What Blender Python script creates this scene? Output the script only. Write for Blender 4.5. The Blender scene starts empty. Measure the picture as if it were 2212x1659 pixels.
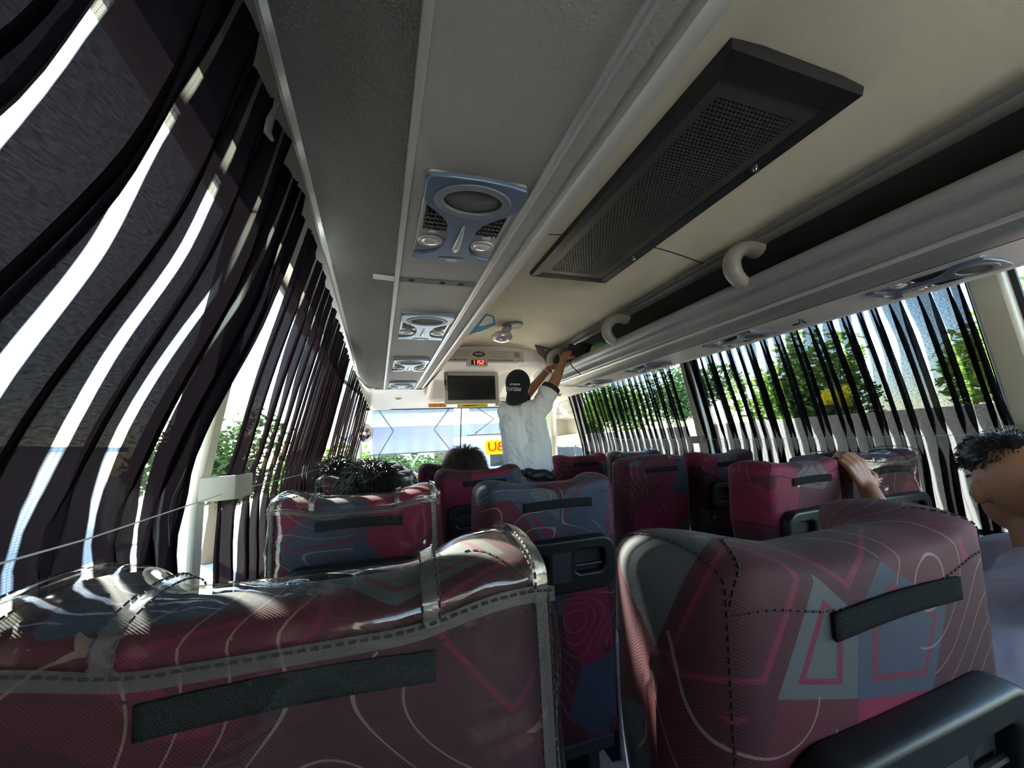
import bpy, bmesh, math, random
from mathutils import Vector, Matrix, noise, Euler
random.seed(7)
PI = math.pi
H = 1.24                       # camera height above the bus floor
sc = bpy.context.scene
COL = sc.collection

# ---------------------------------------------------------------- camera
def cam_axes():
    F = 850.0; CX, CY = 1106.0, 829.5
    vf = Vector((815 - CX, 972 - CY, F)); s = -0.052
    a = Vector((1, s, 0)); t = -vf.dot(vf) / vf.dot(a); vl = vf + t * a
    if vl.x < 0: vl = -vl
    fy = vf.normalized(); fx = vl.normalized(); fz = fx.cross(fy)
    if fz.y > 0: fz = -fz
    return fx, fy, fz
FX, FY, FZ = cam_axes()
cd = bpy.data.cameras.new('camera'); cam = bpy.data.objects.new('camera', cd); COL.objects.link(cam)
cd.lens = 36.0 * 850 / 2212; cd.sensor_width = 36.0; cd.clip_start = 0.01; cd.clip_end = 500
M = Matrix(((FX.x, -FX.y, -FX.z, 0), (FY.x, -FY.y, -FY.z, 0), (FZ.x, -FZ.y, -FZ.z, H), (0, 0, 0, 1)))
cam.matrix_world = M
sc.camera = cam

# ---------------------------------------------------------------- world, sun, added rear fill, exposure
w = bpy.data.worlds.new('sky'); sc.world = w; w.use_nodes = True
wn = w.node_tree; wn.nodes.clear()
wo = wn.nodes.new('ShaderNodeOutputWorld'); wb = wn.nodes.new('ShaderNodeBackground')
sk = wn.nodes.new('ShaderNodeTexSky'); sk.sky_type = 'NISHITA'; sk.sun_disc = False
sk.sun_elevation = math.radians(30); sk.sun_rotation = math.radians(-29); sk.air_density = 1.0; sk.dust_density = 0.3; sk.ozone_density = 2.0
wb.inputs['Strength'].default_value = 0.42
wn.links.new(sk.outputs[0], wb.inputs[0]); wn.links.new(wb.outputs[0], wo.inputs[0])
sl = bpy.data.lights.new('sun', 'SUN'); sl.energy = 17.0; sl.angle = math.radians(0.6); sl.color = (1, 0.95, 0.87)
so = bpy.data.objects.new('sun', sl); COL.objects.link(so)
so.rotation_euler = Vector((0.425, -0.76, -0.47)).to_track_quat('-Z', 'Y').to_euler()
rl = bpy.data.lights.new('rear_fill_light', 'AREA'); rl.shape = 'RECTANGLE'; rl.size = 2.0; rl.size_y = 0.9  # area light added behind the camera to brighten the cabin
rl.energy = 0.8; rl.color = (0.86, 0.93, 1.0)
ro = bpy.data.objects.new('rear_fill_light', rl); COL.objects.link(ro); ro.location = (0.93, -2.3, H + 0.15)
ro.rotation_euler = (PI / 2, 0, 0)
vs = sc.view_settings; vs.view_transform = 'Standard'; vs.look = 'None'; vs.exposure = 1.85; vs.gamma = 1.0; vs.use_curve_mapping = False
cy = sc.cycles
cy.max_bounces = 9; cy.diffuse_bounces = 5; cy.glossy_bounces = 4; cy.transmission_bounces = 6; cy.transparent_max_bounces = 32
cy.sample_clamp_indirect = 6; cy.caustics_reflective = False; cy.caustics_refractive = False
cy.use_denoising = True

# ---------------------------------------------------------------- materials
MATS = {}
def newmat(name):
    m = bpy.data.materials.new(name); m.use_nodes = True; nt = m.node_tree; nt.nodes.clear()
    return m, nt
def nd(nt, typ, **kw):
    n = nt.nodes.new(typ)
    for k, v in kw.items():
        if k.startswith('i_'):
            key = k[2:]; key = int(key) if key.isdigit() else key.replace('_', ' ')
            n.inputs[key].default_value = v
        else: setattr(n, k, v)
    return n
def lk(nt, a, b): nt.links.new(a, b)
def mth(nt, op, a, b=None, c=None, clamp=False):
    n = nt.nodes.new('ShaderNodeMath'); n.operation = op; n.use_clamp = clamp
    for i, v in enumerate((a, b, c)):
        if v is None: continue
        if isinstance(v, (int, float)): n.inputs[i].default_value = v
        else: nt.links.new(v, n.inputs[i])
    return n.outputs[0]
def mixc(nt, f, a, b):
    n = nt.nodes.new('ShaderNodeMix'); n.data_type = 'RGBA'
    for i, v in ((0, f), (6, a), (7, b)):
        if isinstance(v, (int, float)): n.inputs[i].default_value = v
        elif isinstance(v, tuple): n.inputs[i].default_value = (*v[:3], 1)
        else: nt.links.new(v, n.inputs[i])
    return n.outputs[2]
def mat(name, col, rough=0.5, metal=0.0, bump=0.0, bscale=200.0, var=0.0, vscale=4.0, spec=0.5, emis=None, estr=0.0, btype='noise', coat=0.0, sheen=0.0):
    if name in MATS: return MATS[name]
    m, nt = newmat(name); out = nd(nt, 'ShaderNodeOutputMaterial'); p = nd(nt, 'ShaderNodeBsdfPrincipled')
    lk(nt, p.outputs[0], out.inputs[0])
    p.inputs['Base Color'].default_value = (*col, 1); p.inputs['Roughness'].default_value = rough
    p.inputs['Metallic'].default_value = metal; p.inputs['Specular IOR Level'].default_value = spec
    if coat: p.inputs['Coat Weight'].default_value = coat; p.inputs['Coat Roughness'].default_value = 0.1
    if sheen: p.inputs['Sheen Weight'].default_value = sheen
    tc = nd(nt, 'ShaderNodeTexCoord')
    if var:
        nz = nd(nt, 'ShaderNodeTexNoise', i_Scale=vscale, i_Detail=5.0); lk(nt, tc.outputs['Object'], nz.inputs['Vector'])
        f = mth(nt, 'MULTIPLY_ADD', nz.outputs[0], 2.0 * var, 1.0 - var)
        mx = nd(nt, 'ShaderNodeVectorMath', operation='SCALE'); mx.inputs[0].default_value = col
        lk(nt, f, mx.inputs['Scale']); lk(nt, mx.outputs[0], p.inputs['Base Color'])
    if bump:
        if btype == 'vor':
            b = nd(nt, 'ShaderNodeTexVoronoi', i_Scale=bscale)
        else:
            b = nd(nt, 'ShaderNodeTexNoise', i_Scale=bscale, i_Detail=3.0)
        lk(nt, tc.outputs['Object'], b.inputs['Vector'])
        bp = nd(nt, 'ShaderNodeBump', i_Strength=bump, i_Distance=0.004); lk(nt, b.outputs[0], bp.inputs['Height'])
        lk(nt, bp.outputs[0], p.inputs['Normal'])
    if emis: p.inputs['Emission Color'].default_value = (*emis, 1); p.inputs['Emission Strength'].default_value = estr
    MATS[name] = m; return m

def fabric_mat():
    m, nt = newmat('patterned seat fabric'); out = nd(nt, 'ShaderNodeOutputMaterial'); p = nd(nt, 'ShaderNodeBsdfPrincipled')
    lk(nt, p.outputs[0], out.inputs[0]); p.inputs['Roughness'].default_value = 0.7; p.inputs['Specular IOR Level'].default_value = 0.2
    p.inputs['Sheen Weight'].default_value = 0.03; p.inputs['Sheen Roughness'].default_value = 0.5
    tc = nd(nt, 'ShaderNodeTexCoord'); oi = nd(nt, 'ShaderNodeObjectInfo')
    off = nd(nt, 'ShaderNodeCombineXYZ'); r = mth(nt, 'MULTIPLY', oi.outputs['Random'], 37.0)
    lk(nt, r, off.inputs[0]); lk(nt, mth(nt, 'MULTIPLY', oi.outputs['Random'], 91.0), off.inputs[2])
    ad = nd(nt, 'ShaderNodeVectorMath', operation='ADD'); lk(nt, tc.outputs['Object'], ad.inputs[0]); lk(nt, off.outputs[0], ad.inputs[1])
    V = ad.outputs[0]
    vo = nd(nt, 'ShaderNodeTexVoronoi', i_Scale=6.2, i_Randomness=0.95); lk(nt, V, vo.inputs['Vector'])
    ve = nd(nt, 'ShaderNodeTexVoronoi', feature='DISTANCE_TO_EDGE', i_Scale=6.2, i_Randomness=0.95); lk(nt, V, ve.inputs['Vector'])
    sp = nd(nt, 'ShaderNodeSeparateColor'); lk(nt, vo.outputs['Color'], sp.inputs[0])
    cr = nd(nt, 'ShaderNodeValToRGB'); cr.color_ramp.interpolation = 'CONSTANT'; e = cr.color_ramp.elements
    pal = [(0.0, (0.036, 0.007, 0.011)), (0.32, (0.125, 0.007, 0.027)), (0.48, (0.028, 0.034, 0.052)), (0.62, (0.055, 0.008, 0.014)), (0.82, (0.052, 0.056, 0.058)), (0.91, (0.095, 0.007, 0.021))]
    e[0].position = 0; e[0].color = (*pal[0][1], 1); e[1].position = pal[1][0]; e[1].color = (*pal[1][1], 1)
    for pos, c in pal[2:]:
        x = e.new(pos); x.color = (*c, 1)
    lk(nt, sp.outputs[0], cr.inputs[0])
    # inset outline inside some patches
    d = ve.outputs['Distance']
    ins = mth(nt, 'MULTIPLY', mth(nt, 'GREATER_THAN', d, 0.075), mth(nt, 'LESS_THAN', d, 0.105))
    ins = mth(nt, 'MULTIPLY', ins, mth(nt, 'GREATER_THAN', sp.outputs[1], 0.55))
    c1 = mixc(nt, ins, cr.outputs[0], (0.09, 0.009, 0.024))
    # cream contour lines
    nz = nd(nt, 'ShaderNodeTexNoise', i_Scale=4.6, i_Detail=0.0); lk(nt, V, nz.inputs['Vector'])
    fr = mth(nt, 'FRACT', mth(nt, 'MULTIPLY', nz.outputs[0], 14.0))
    tri = mth(nt, 'ABSOLUTE', mth(nt, 'SUBTRACT', fr, 0.5))
    ln = mth(nt, 'LESS_THAN', tri, 0.030)
    n2 = nd(nt, 'ShaderNodeTexNoise', i_Scale=4.0, i_Detail=0.0); mp = nd(nt, 'ShaderNodeVectorMath', operation='ADD'); mp.inputs[1].default_value = (5, 9, 3)
    lk(nt, V, mp.inputs[0]); lk(nt, mp.outputs[0], n2.inputs['Vector'])
    ln = mth(nt, 'MULTIPLY', ln, mth(nt, 'GREATER_THAN', n2.outputs[0], 0.47))
    wv = nd(nt, 'ShaderNodeTexNoise', i_Scale=900.0); lk(nt, V, wv.inputs['Vector'])
    ln = mth(nt, 'MULTIPLY', ln, 0.55)
    c2 = mixc(nt, ln, c1, (0.21, 0.155, 0.12))
    # soft soiling on the cloth
    n3 = nd(nt, 'ShaderNodeTexNoise', i_Scale=9.0, i_Detail=6.0); lk(nt, V, n3.inputs['Vector'])
    sc_ = nd(nt, 'ShaderNodeVectorMath', operation='SCALE'); lk(nt, c2, sc_.inputs[0]); lk(nt, mth(nt, 'MULTIPLY_ADD', n3.outputs[0], 0.7, 0.65), sc_.inputs['Scale'])
    lk(nt, sc_.outputs[0], p.inputs['Base Color'])
    # twill weave
    wa = nd(nt, 'ShaderNodeTexWave', i_Scale=210.0, i_Distortion=0.2); wa.bands_direction = 'DIAGONAL'; lk(nt, tc.outputs['Object'], wa.inputs['Vector'])
    bp = nd(nt, 'ShaderNodeBump', i_Strength=0.2, i_Distance=0.0012); lk(nt, wa.outputs[0], bp.inputs['Height']); lk(nt, bp.outputs[0], p.inputs['Normal'])
    return m

def curtain_mat(name, base, stripe, col, wa=0.06, wb=0.03, tl_=(0.005, 0.004, 0.005)):
    m, nt = newmat(name); out = nd(nt, 'ShaderNodeOutputMaterial')
    uv = nd(nt, 'ShaderNodeUVMap'); sx = nd(nt, 'ShaderNodeSeparateXYZ'); lk(nt, uv.outputs[0], sx.inputs[0])
    u, v = sx.outputs[0], sx.outputs[1]
    nzv = nd(nt, 'ShaderNodeTexNoise', i_Scale=1.3, noise_dimensions='2D'); lk(nt, uv.outputs[0], nzv.inputs['Vector'])
    uu = mth(nt, 'ADD', u, mth(nt, 'MULTIPLY', nzv.outputs[0], 0.03))
    f = mth(nt, 'FRACT', mth(nt, 'DIVIDE', uu, 0.088))
    tri = mth(nt, 'ABSOLUTE', mth(nt, 'SUBTRACT', f, 0.5))            # 0 at the stripe's centre
    st = mth(nt, 'SUBTRACT', 1.0, mth(nt, 'DIVIDE', mth(nt, 'SUBTRACT', tri, wa), wb), clamp=True)
    lad = mth(nt, 'MULTIPLY_ADD', mth(nt, 'SINE', mth(nt, 'MULTIPLY', v, 2200.0)), 0.16, 0.84)
    rail = mth(nt, 'SUBTRACT', 1.0, mth(nt, 'MULTIPLY', mth(nt, 'LESS_THAN', tri, wa * 0.15), 0.35))
    st = mth(nt, 'MULTIPLY', mth(nt, 'MULTIPLY', st, stripe), mth(nt, 'MULTIPLY', lad, rail))
    halo = mth(nt, 'MULTIPLY', mth(nt, 'SUBTRACT', 1.0, mth(nt, 'DIVIDE', tri, 0.30), clamp=True), base * 0.9)
    fn = nd(nt, 'ShaderNodeTexNoise', i_Scale=420.0, noise_dimensions='2D'); lk(nt, uv.outputs[0], fn.inputs['Vector'])
    bs = mth(nt, 'MULTIPLY', mth(nt, 'ADD', halo, base * 0.75), mth(nt, 'MULTIPLY_ADD', fn.outputs[0], 2.6, -0.35, clamp=False), clamp=True)
    op = mth(nt, 'MAXIMUM', st, bs, clamp=True)
    df = nd(nt, 'ShaderNodeBsdfDiffuse'); df.inputs[0].default_value = (*col, 1)
    tl = nd(nt, 'ShaderNodeBsdfTranslucent'); tl.inputs[0].default_value = (*tl_, 1)
    s1 = nd(nt, 'ShaderNodeMixShader'); s1.inputs[0].default_value = 0.45; lk(nt, df.outputs[0], s1.inputs[1]); lk(nt, tl.outputs[0], s1.inputs[2])
    tr = nd(nt, 'ShaderNodeBsdfTransparent')
    s2 = nd(nt, 'ShaderNodeMixShader'); lk(nt, op, s2.inputs[0]); lk(nt, s1.outputs[0], s2.inputs[1]); lk(nt, tr.outputs[0], s2.inputs[2])
    lk(nt, s2.outputs[0], out.inputs[0]); return m

def clear_mat(name, tint, haze, rough, fr=1.45, bump=0.0, bscale=12.0, extra=0.0, hcol=(0.8, 0.8, 0.78)):
    m, nt = newmat(name); out = nd(nt, 'ShaderNodeOutputMaterial')
    tr = nd(nt, 'ShaderNodeBsdfTransparent'); tr.inputs[0].default_value = (*tint, 1)
    df = nd(nt, 'ShaderNodeBsdfDiffuse'); df.inputs[0].default_value = (*hcol, 1)
    tl = nd(nt, 'ShaderNodeBsdfTranslucent'); tl.inputs[0].default_value = (*hcol, 1)
    s0 = nd(nt, 'ShaderNodeMixShader'); s0.inputs[0].default_value = 0.5; lk(nt, df.outputs[0], s0.inputs[1]); lk(nt, tl.outputs[0], s0.inputs[2])
    s1 = nd(nt, 'ShaderNodeMixShader'); s1.inputs[0].default_value = haze; lk(nt, tr.outputs[0], s1.inputs[1]); lk(nt, s0.outputs[0], s1.inputs[2])
    gl = nd(nt, 'ShaderNodeBsdfGlossy'); gl.inputs['Roughness'].default_value = rough
    fn = nd(nt, 'ShaderNodeFresnel'); ge = nd(nt, 'ShaderNodeNewGeometry'); lk(nt, mth(nt, 'POWER', fr, mth(nt, 'MULTIPLY_ADD', ge.outputs['Backfacing'], -2.0, 1.0)), fn.inputs[0])
    s2 = nd(nt, 'ShaderNodeMixShader'); lk(nt, mth(nt, 'MULTIPLY_ADD', fn.outputs[0], 1.0, extra, clamp=True), s2.inputs[0]); lk(nt, s1.outputs[0], s2.inputs[1]); lk(nt, gl.outputs[0], s2.inputs[2])
    if bump:
        tc = nd(nt, 'ShaderNodeTexCoord'); nz = nd(nt, 'ShaderNodeTexNoise', i_Scale=bscale, i_Detail=2.0, i_Distortion=1.2)
        mp = nd(nt, 'ShaderNodeMapping'); mp.inputs['Scale'].default_value = (1.0, 1.0, 2.2); lk(nt, tc.outputs['Object'], mp.inputs[0]); lk(nt, mp.outputs[0], nz.inputs['Vector'])
        bp = nd(nt, 'ShaderNodeBump', i_Strength=bump, i_Distance=0.02); lk(nt, nz.outputs[0], bp.inputs['Height'])
        lk(nt, bp.outputs[0], gl.inputs['Normal']); lk(nt, bp.outputs[0], fn.inputs['Normal'])
    lk(nt, s2.outputs[0], out.inputs[0]); return m

def blind_mat(name, c1, c2):
    m, nt = newmat(name); out = nd(nt, 'ShaderNodeOutputMaterial')
    tc = nd(nt, 'ShaderNodeTexCoord'); nz = nd(nt, 'ShaderNodeTexNoise', i_Scale=3.0, i_Detail=2.0); lk(nt, tc.outputs['Object'], nz.inputs['Vector'])
    c = mixc(nt, nz.outputs[0], c1, c2)
    tl = nd(nt, 'ShaderNodeBsdfTranslucent'); lk(nt, c, tl.inputs[0]); df = nd(nt, 'ShaderNodeBsdfDiffuse'); lk(nt, c, df.inputs[0])
    a = nd(nt, 'ShaderNodeMixShader'); a.inputs[0].default_value = 0.75; lk(nt, df.outputs[0], a.inputs[1]); lk(nt, tl.outputs[0], a.inputs[2])
    tr = nd(nt, 'ShaderNodeBsdfTransparent'); tr.inputs[0].default_value = (0.8, 0.85, 1.0, 1)
    s = nd(nt, 'ShaderNodeMixShader'); s.inputs[0].default_value = 0.06; lk(nt, a.outputs[0], s.inputs[1]); lk(nt, tr.outputs[0], s.inputs[2])
    lk(nt, s.outputs[0], out.inputs[0]); return m

FAB = fabric_mat()
M_CURL = curtain_mat('black curtain weave, left', 0.0015, 0.55, (0.006, 0.004, 0.005), 0.012, 0.014, (0.002, 0.0015, 0.002))
M_CURL2 = curtain_mat('black curtain weave, forward left', 0.008, 0.85, (0.016, 0.009, 0.011), 0.045, 0.02, (0.003, 0.002, 0.0025))
M_CURR = curtain_mat('black curtain weave, right', 0.07, 0.85, (0.009, 0.008, 0.010), 0.030, 0.022)
M_PLAST = clear_mat('clear vinyl cover', (0.93, 0.93, 0.90), 0.012, 0.05, 1.45, 0.35, 6.0, 0.0, (0.75, 0.74, 0.68))
M_BAND = clear_mat('clear vinyl binding', (0.6, 0.62, 0.58), 0.22, 0.22, 1.45, 0.12, 30.0, 0.03, (0.38, 0.38, 0.33))
M_GLASS = clear_mat('window glass', (0.94, 0.97, 0.95), 0.0, 0.01, 1.3)
M_BLIND = blind_mat('lavender sun blind', (0.070, 0.066, 0.112), (0.048, 0.070, 0.118))
vinyl = mat('grained grey vinyl', (0.15, 0.135, 0.12), 0.62, bump=0.6, bscale=260, var=0.10, vscale=6, btype='vor')
vinylL = mat('light grained vinyl', (0.38, 0.35, 0.31), 0.6, bump=0.35, bscale=280, var=0.12, vscale=5)
lining = mat('beige ceiling felt', (0.76, 0.675, 0.50), 0.95, bump=0.25, bscale=500, var=0.14, vscale=2.2, spec=0.1)
darkline = mat('dark rack lining', (0.055, 0.052, 0.045), 0.9, bump=0.2, bscale=300, spec=0.1)
alu = mat('silver trim', (0.62, 0.60, 0.56), 0.34, metal=0.35, var=0.05)
cream = mat('cream plastic', (0.50, 0.46, 0.37), 0.38, var=0.04)
creamw = mat('off white moulding', (0.80, 0.75, 0.66), 0.42, bump=0.06, bscale=90, var=0.07, vscale=3)
lipm = mat('grey rack lip', (0.30, 0.29, 0.275), 0.38, metal=0.15, var=0.05)
silver = mat('silver plastic', (0.50, 0.49, 0.47), 0.3, metal=0.4)
bluep = mat('blue metallic plastic', (0.13, 0.18, 0.27), 0.32, metal=0.45, var=0.08, vscale=20)
blackp = mat('black plastic', (0.007, 0.0075, 0.008), 0.42, spec=0.3, bump=0.04, bscale=700)
blackm = mat('matt black', (0.008, 0.008, 0.009), 0.8)
mesh_m = mat('speaker mesh', (0.11, 0.105, 0.10), 0.6, bump=1.0, bscale=900, btype='vor')
lens_m = mat('lamp lens', (0.80, 0.78, 0.72), 0.12, metal=0.5)
chrome = mat('chrome', (0.75, 0.74, 0.72), 0.12, metal=1.0)
grey_panel = mat('grey seat side plastic', (0.16, 0.175, 0.19), 0.45, bump=0.1, bscale=300)
floor_m = mat('worn grey floor vinyl', (0.27, 0.28, 0.32), 0.55, var=0.45, vscale=9, bump=0.2, bscale=60)
rubber = mat('black rubber', (0.014, 0.014, 0.016), 0.6)
velcro = mat('hook and loop strip', (0.018, 0.02, 0.02), 1.0, bump=1.0, bscale=700, spec=0.05)
thread = mat('dark thread', (0.02, 0.012, 0.014), 0.9)
cord_m = mat('clear nylon cord', (0.5, 0.5, 0.5), 0.4)

# ---------------------------------------------------------------- helpers
class MB:
    def __init__(s): s.v = []; s.f = []; s.uv = None
    def add(s, vs_, fs):
        o = len(s.v); s.v += [tuple(p) for p in vs_]; s.f += [tuple(i + o for i in f) for f in fs]; return s
    def box(s, x0, x1, y0, y1, z0, z1):
        return s.add([(x0, y0, z0), (x1, y0, z0), (x1, y1, z0), (x0, y1, z0), (x0, y0, z1), (x1, y0, z1), (x1, y1, z1), (x0, y1, z1)],
                     [(0, 3, 2, 1), (4, 5, 6, 7), (0, 1, 5, 4), (1, 2, 6, 5), (2, 3, 7, 6), (3, 0, 4, 7)])
    def grid(s, P, cu=False, cv=False):
        n = len(P); m_ = len(P[0]); vs_ = [p for r in P for p in r]; fs = []
        for i in range(n if cu else n - 1):
            for j in range(m_ if cv else m_ - 1):
                a = i * m_ + j; b = ((i + 1) % n) * m_ + j; c = ((i + 1) % n) * m_ + (j + 1) % m_; d = i * m_ + (j + 1) % m_
                fs.append((a, b, c, d))
        return s.add(vs_, fs)
    def cap(s, idx): s.f.append(tuple(idx)); return s
    def tube(s, pts, r, n=8, caps=True, squash=1.0):
        pts = [Vector(p) for p in pts]; R = r if isinstance(r, (list, tuple)) else [r] * len(pts)
        t0 = (pts[1] - pts[0]).normalized(); up = Vector((0, 0, 1)) if abs(t0.z) < 0.9 else Vector((1, 0, 0))
        a = t0.cross(up).normalized(); rings = []
        for i, p in enumerate(pts):
            t = (pts[min(i + 1, len(pts) - 1)] - pts[max(i - 1, 0)])
            t = t.normalized() if t.length > 1e-9 else t0
            a = (a - t * a.dot(t)).normalized(); b = t.cross(a)
            rings.append([p + (a * math.cos(2 * PI * k / n) + b * math.sin(2 * PI * k / n) * squash) * R[i] for k in range(n)])
        o = len(s.v); s.grid(rings, cv=True)
        if caps: s.f.append(tuple(o + k for k in range(n))[::-1]); e = o + (len(pts) - 1) * n; s.f.append(tuple(e + k for k in range(n)))
        return s
    def ell(s, c, r, n=14, m_=10, M3=None):
        c = Vector(c); rings = []
        for i in range(m_ + 1):
            th = PI * i / m_; th = min(max(th, 0.02), PI - 0.02)
            row = []
            for k in range(n):
                d = Vector((math.sin(th) * math.cos(2 * PI * k / n) * r[0], math.sin(th) * math.sin(2 * PI * k / n) * r[1], math.cos(th) * r[2]))
                row.append(c + (M3 @ d if M3 else d))
            rings.append(row)
        o = len(s.v); s.grid(rings, cv=True); s.f.append(tuple(o + k for k in range(n))); e = o + m_ * n; s.f.append(tuple(e + k for k in range(n))[::-1])
        return s
    def prism(s, out, a0, a1, axis='z'):
        def P(p, h):
            return (p[0], p[1], h) if axis == 'z' else ((p[0], h, p[1]) if axis == 'y' else (h, p[0], p[1]))
        n = len(out); o = len(s.v)
        s.v += [P(p, a0) for p in out] + [P(p, a1) for p in out]
        s.f += [tuple(o + i for i in range(n))[::-1], tuple(o + n + i for i in range(n))]
        s.f += [(o + i, o + (i + 1) % n, o + n + (i + 1) % n, o + n + i) for i in range(n)]
        return s
    def sweep(s, prof, y0, y1, ny=2, closed=False):
        P = [[(p[0], y0 + (y1 - y0) * j / (ny - 1), p[1]) for p in prof] for j in range(ny)]
        return s.grid(P, cv=closed)

def mkmesh(name, mb, smooth=True, ang=40):
    me = bpy.data.meshes.new(name); me.from_pydata([tuple(v) for v in mb.v], [], mb.f); 
    bm = bmesh.new(); bm.from_mesh(me); bmesh.ops.recalc_face_normals(bm, faces=bm.faces); bm.to_mesh(me); bm.free()
    if mb.uv:
        l = me.uv_layers.new(name='UVMap')
        for lp in me.loops: l.data[lp.index].uv = mb.uv[lp.vertex_index]
    if smooth:
        try: me.shade_smooth(); me.set_sharp_from_angle(angle=math.radians(ang))
        except Exception: me.polygons.foreach_set('use_smooth', [True] * len(me.polygons))
    return me
def obj(name, mb, m, parent=None, smooth=True, bevel=0.0, loc=None, label=None, solid=0.0, ang=40, seg=2):
    me = mb if isinstance(mb, bpy.types.Mesh) else mkmesh(name, mb, smooth, ang)
    me.materials.clear(); me.materials.append(m)
    o = bpy.data.objects.new(name, me); COL.objects.link(o)
    if parent is not None:
        o.parent = parent
        if isinstance(mb, MB) and parent.get('_w'):
            L = world_loc(parent)
            for v in me.vertices: v.co -= L
    if solid:
        s_ = o.modifiers.new('s', 'SOLIDIFY'); s_.thickness = solid; s_.offset = 0
    if bevel:
        b = o.modifiers.new('b', 'BEVEL'); b.width = bevel; b.segments = seg; b.limit_method = 'ANGLE'; b.angle_limit = math.radians(35)
    if label: o['label'] = label
    return o
def world_loc(o):
    L = Vector(o.location); p = o.parent
    while p: L += Vector(p.location); p = p.parent
    return L
def tag(o, label, cat, group=None, kind=None):
    if label: o['label'] = label
    if cat: o['category'] = cat
    if group: o['group'] = group
    if kind: o['kind'] = kind
    return o
def thing(name, label, cat, loc=(0, 0, 0), group=None, w_=False):
    o = bpy.data.objects.new(name, None); COL.objects.link(o); o.location = loc; o.empty_display_size = 0.05
    if w_: o['_w'] = 1
    return tag(o, label, cat, group)
def struct(name, mb, m, label=None, **k):
    o = obj(name, mb, m, **k); o['kind'] = 'structure'
    if label: o['label'] = label
    return o
def tree_copy(o, parent=None):
    c = o.copy(); COL.objects.link(c); c.parent = parent
    for ch in list(o.children): tree_copy(ch, c)
    return c
def text_mesh(name, s, size, ext=0.0006, bold=0.0, sx=1.0, align='CENTER'):
    cu = bpy.data.curves.new(name, 'FONT'); cu.body = s; cu.size = size; cu.extrude = ext; cu.offset = bold; cu.align_x = align; cu.align_y = 'CENTER'; cu.resolution_u = 3
    t = bpy.data.objects.new(name, cu); COL.objects.link(t)
    dg = bpy.context.evaluated_depsgraph_get(); me = bpy.data.meshes.new_from_object(t.evaluated_get(dg))
    bpy.data.objects.remove(t); bpy.data.curves.remove(cu)
    for v in me.vertices: v.co.x *= sx
    return me
def filled(name, loops, ext, bev):
    """flat outline with holes, thickened and rounded: x,y plane, thickness along z"""
    cu = bpy.data.curves.new(name, 'CURVE'); cu.dimensions = '2D'; cu.fill_mode = 'BOTH'; cu.extrude = ext; cu.bevel_depth = bev; cu.bevel_resolution = 2
    for lp in loops:
        sp = cu.splines.new('POLY'); sp.points.add(len(lp) - 1); sp.use_cyclic_u = True
        for i, p in enumerate(lp): sp.points[i].co = (p[0], p[1], 0, 1)
    t = bpy.data.objects.new(name, cu); COL.objects.link(t)
    dg = bpy.context.evaluated_depsgraph_get(); me = bpy.data.meshes.new_from_object(t.evaluated_get(dg))
    bpy.data.objects.remove(t); bpy.data.curves.remove(cu)
    me.shade_smooth()
    try: me.set_sharp_from_angle(angle=math.radians(40))
    except Exception: pass
    return me
def rrect(x0, x1, y0, y1, r, n=5):
    o = []
    for cx, cy_, a in ((x1 - r, y1 - r, 0), (x0 + r, y1 - r, 90), (x0 + r, y0 + r, 180), (x1 - r, y0 + r, 270)):
        for k in range(n + 1):
            t = math.radians(a + 90 * k / n); o.append((cx + r * math.cos(t), cy_ + r * math.sin(t)))
    return o
def ellipse(cx, cy_, a, b, n=28): return [(cx + a * math.cos(2 * PI * k / n), cy_ + b * math.sin(2 * PI * k / n)) for k in range(n)]
def spline(pts, n=6):
    """Catmull-Rom through pts"""
    pts = [Vector(p) for p in pts]; out = []
    for i in range(len(pts) - 1):
        p0 = pts[max(i - 1, 0)]; p1 = pts[i]; p2 = pts[i + 1]; p3 = pts[min(i + 2, len(pts) - 1)]
        for k in range(n):
            t = k / n
            out.append(0.5 * ((2 * p1) + (-p0 + p2) * t + (2 * p0 - 5 * p1 + 4 * p2 - p3) * t * t + (-p0 + 3 * p1 - 3 * p2 + p3) * t ** 3))
    out.append(pts[-1]); return out
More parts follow.
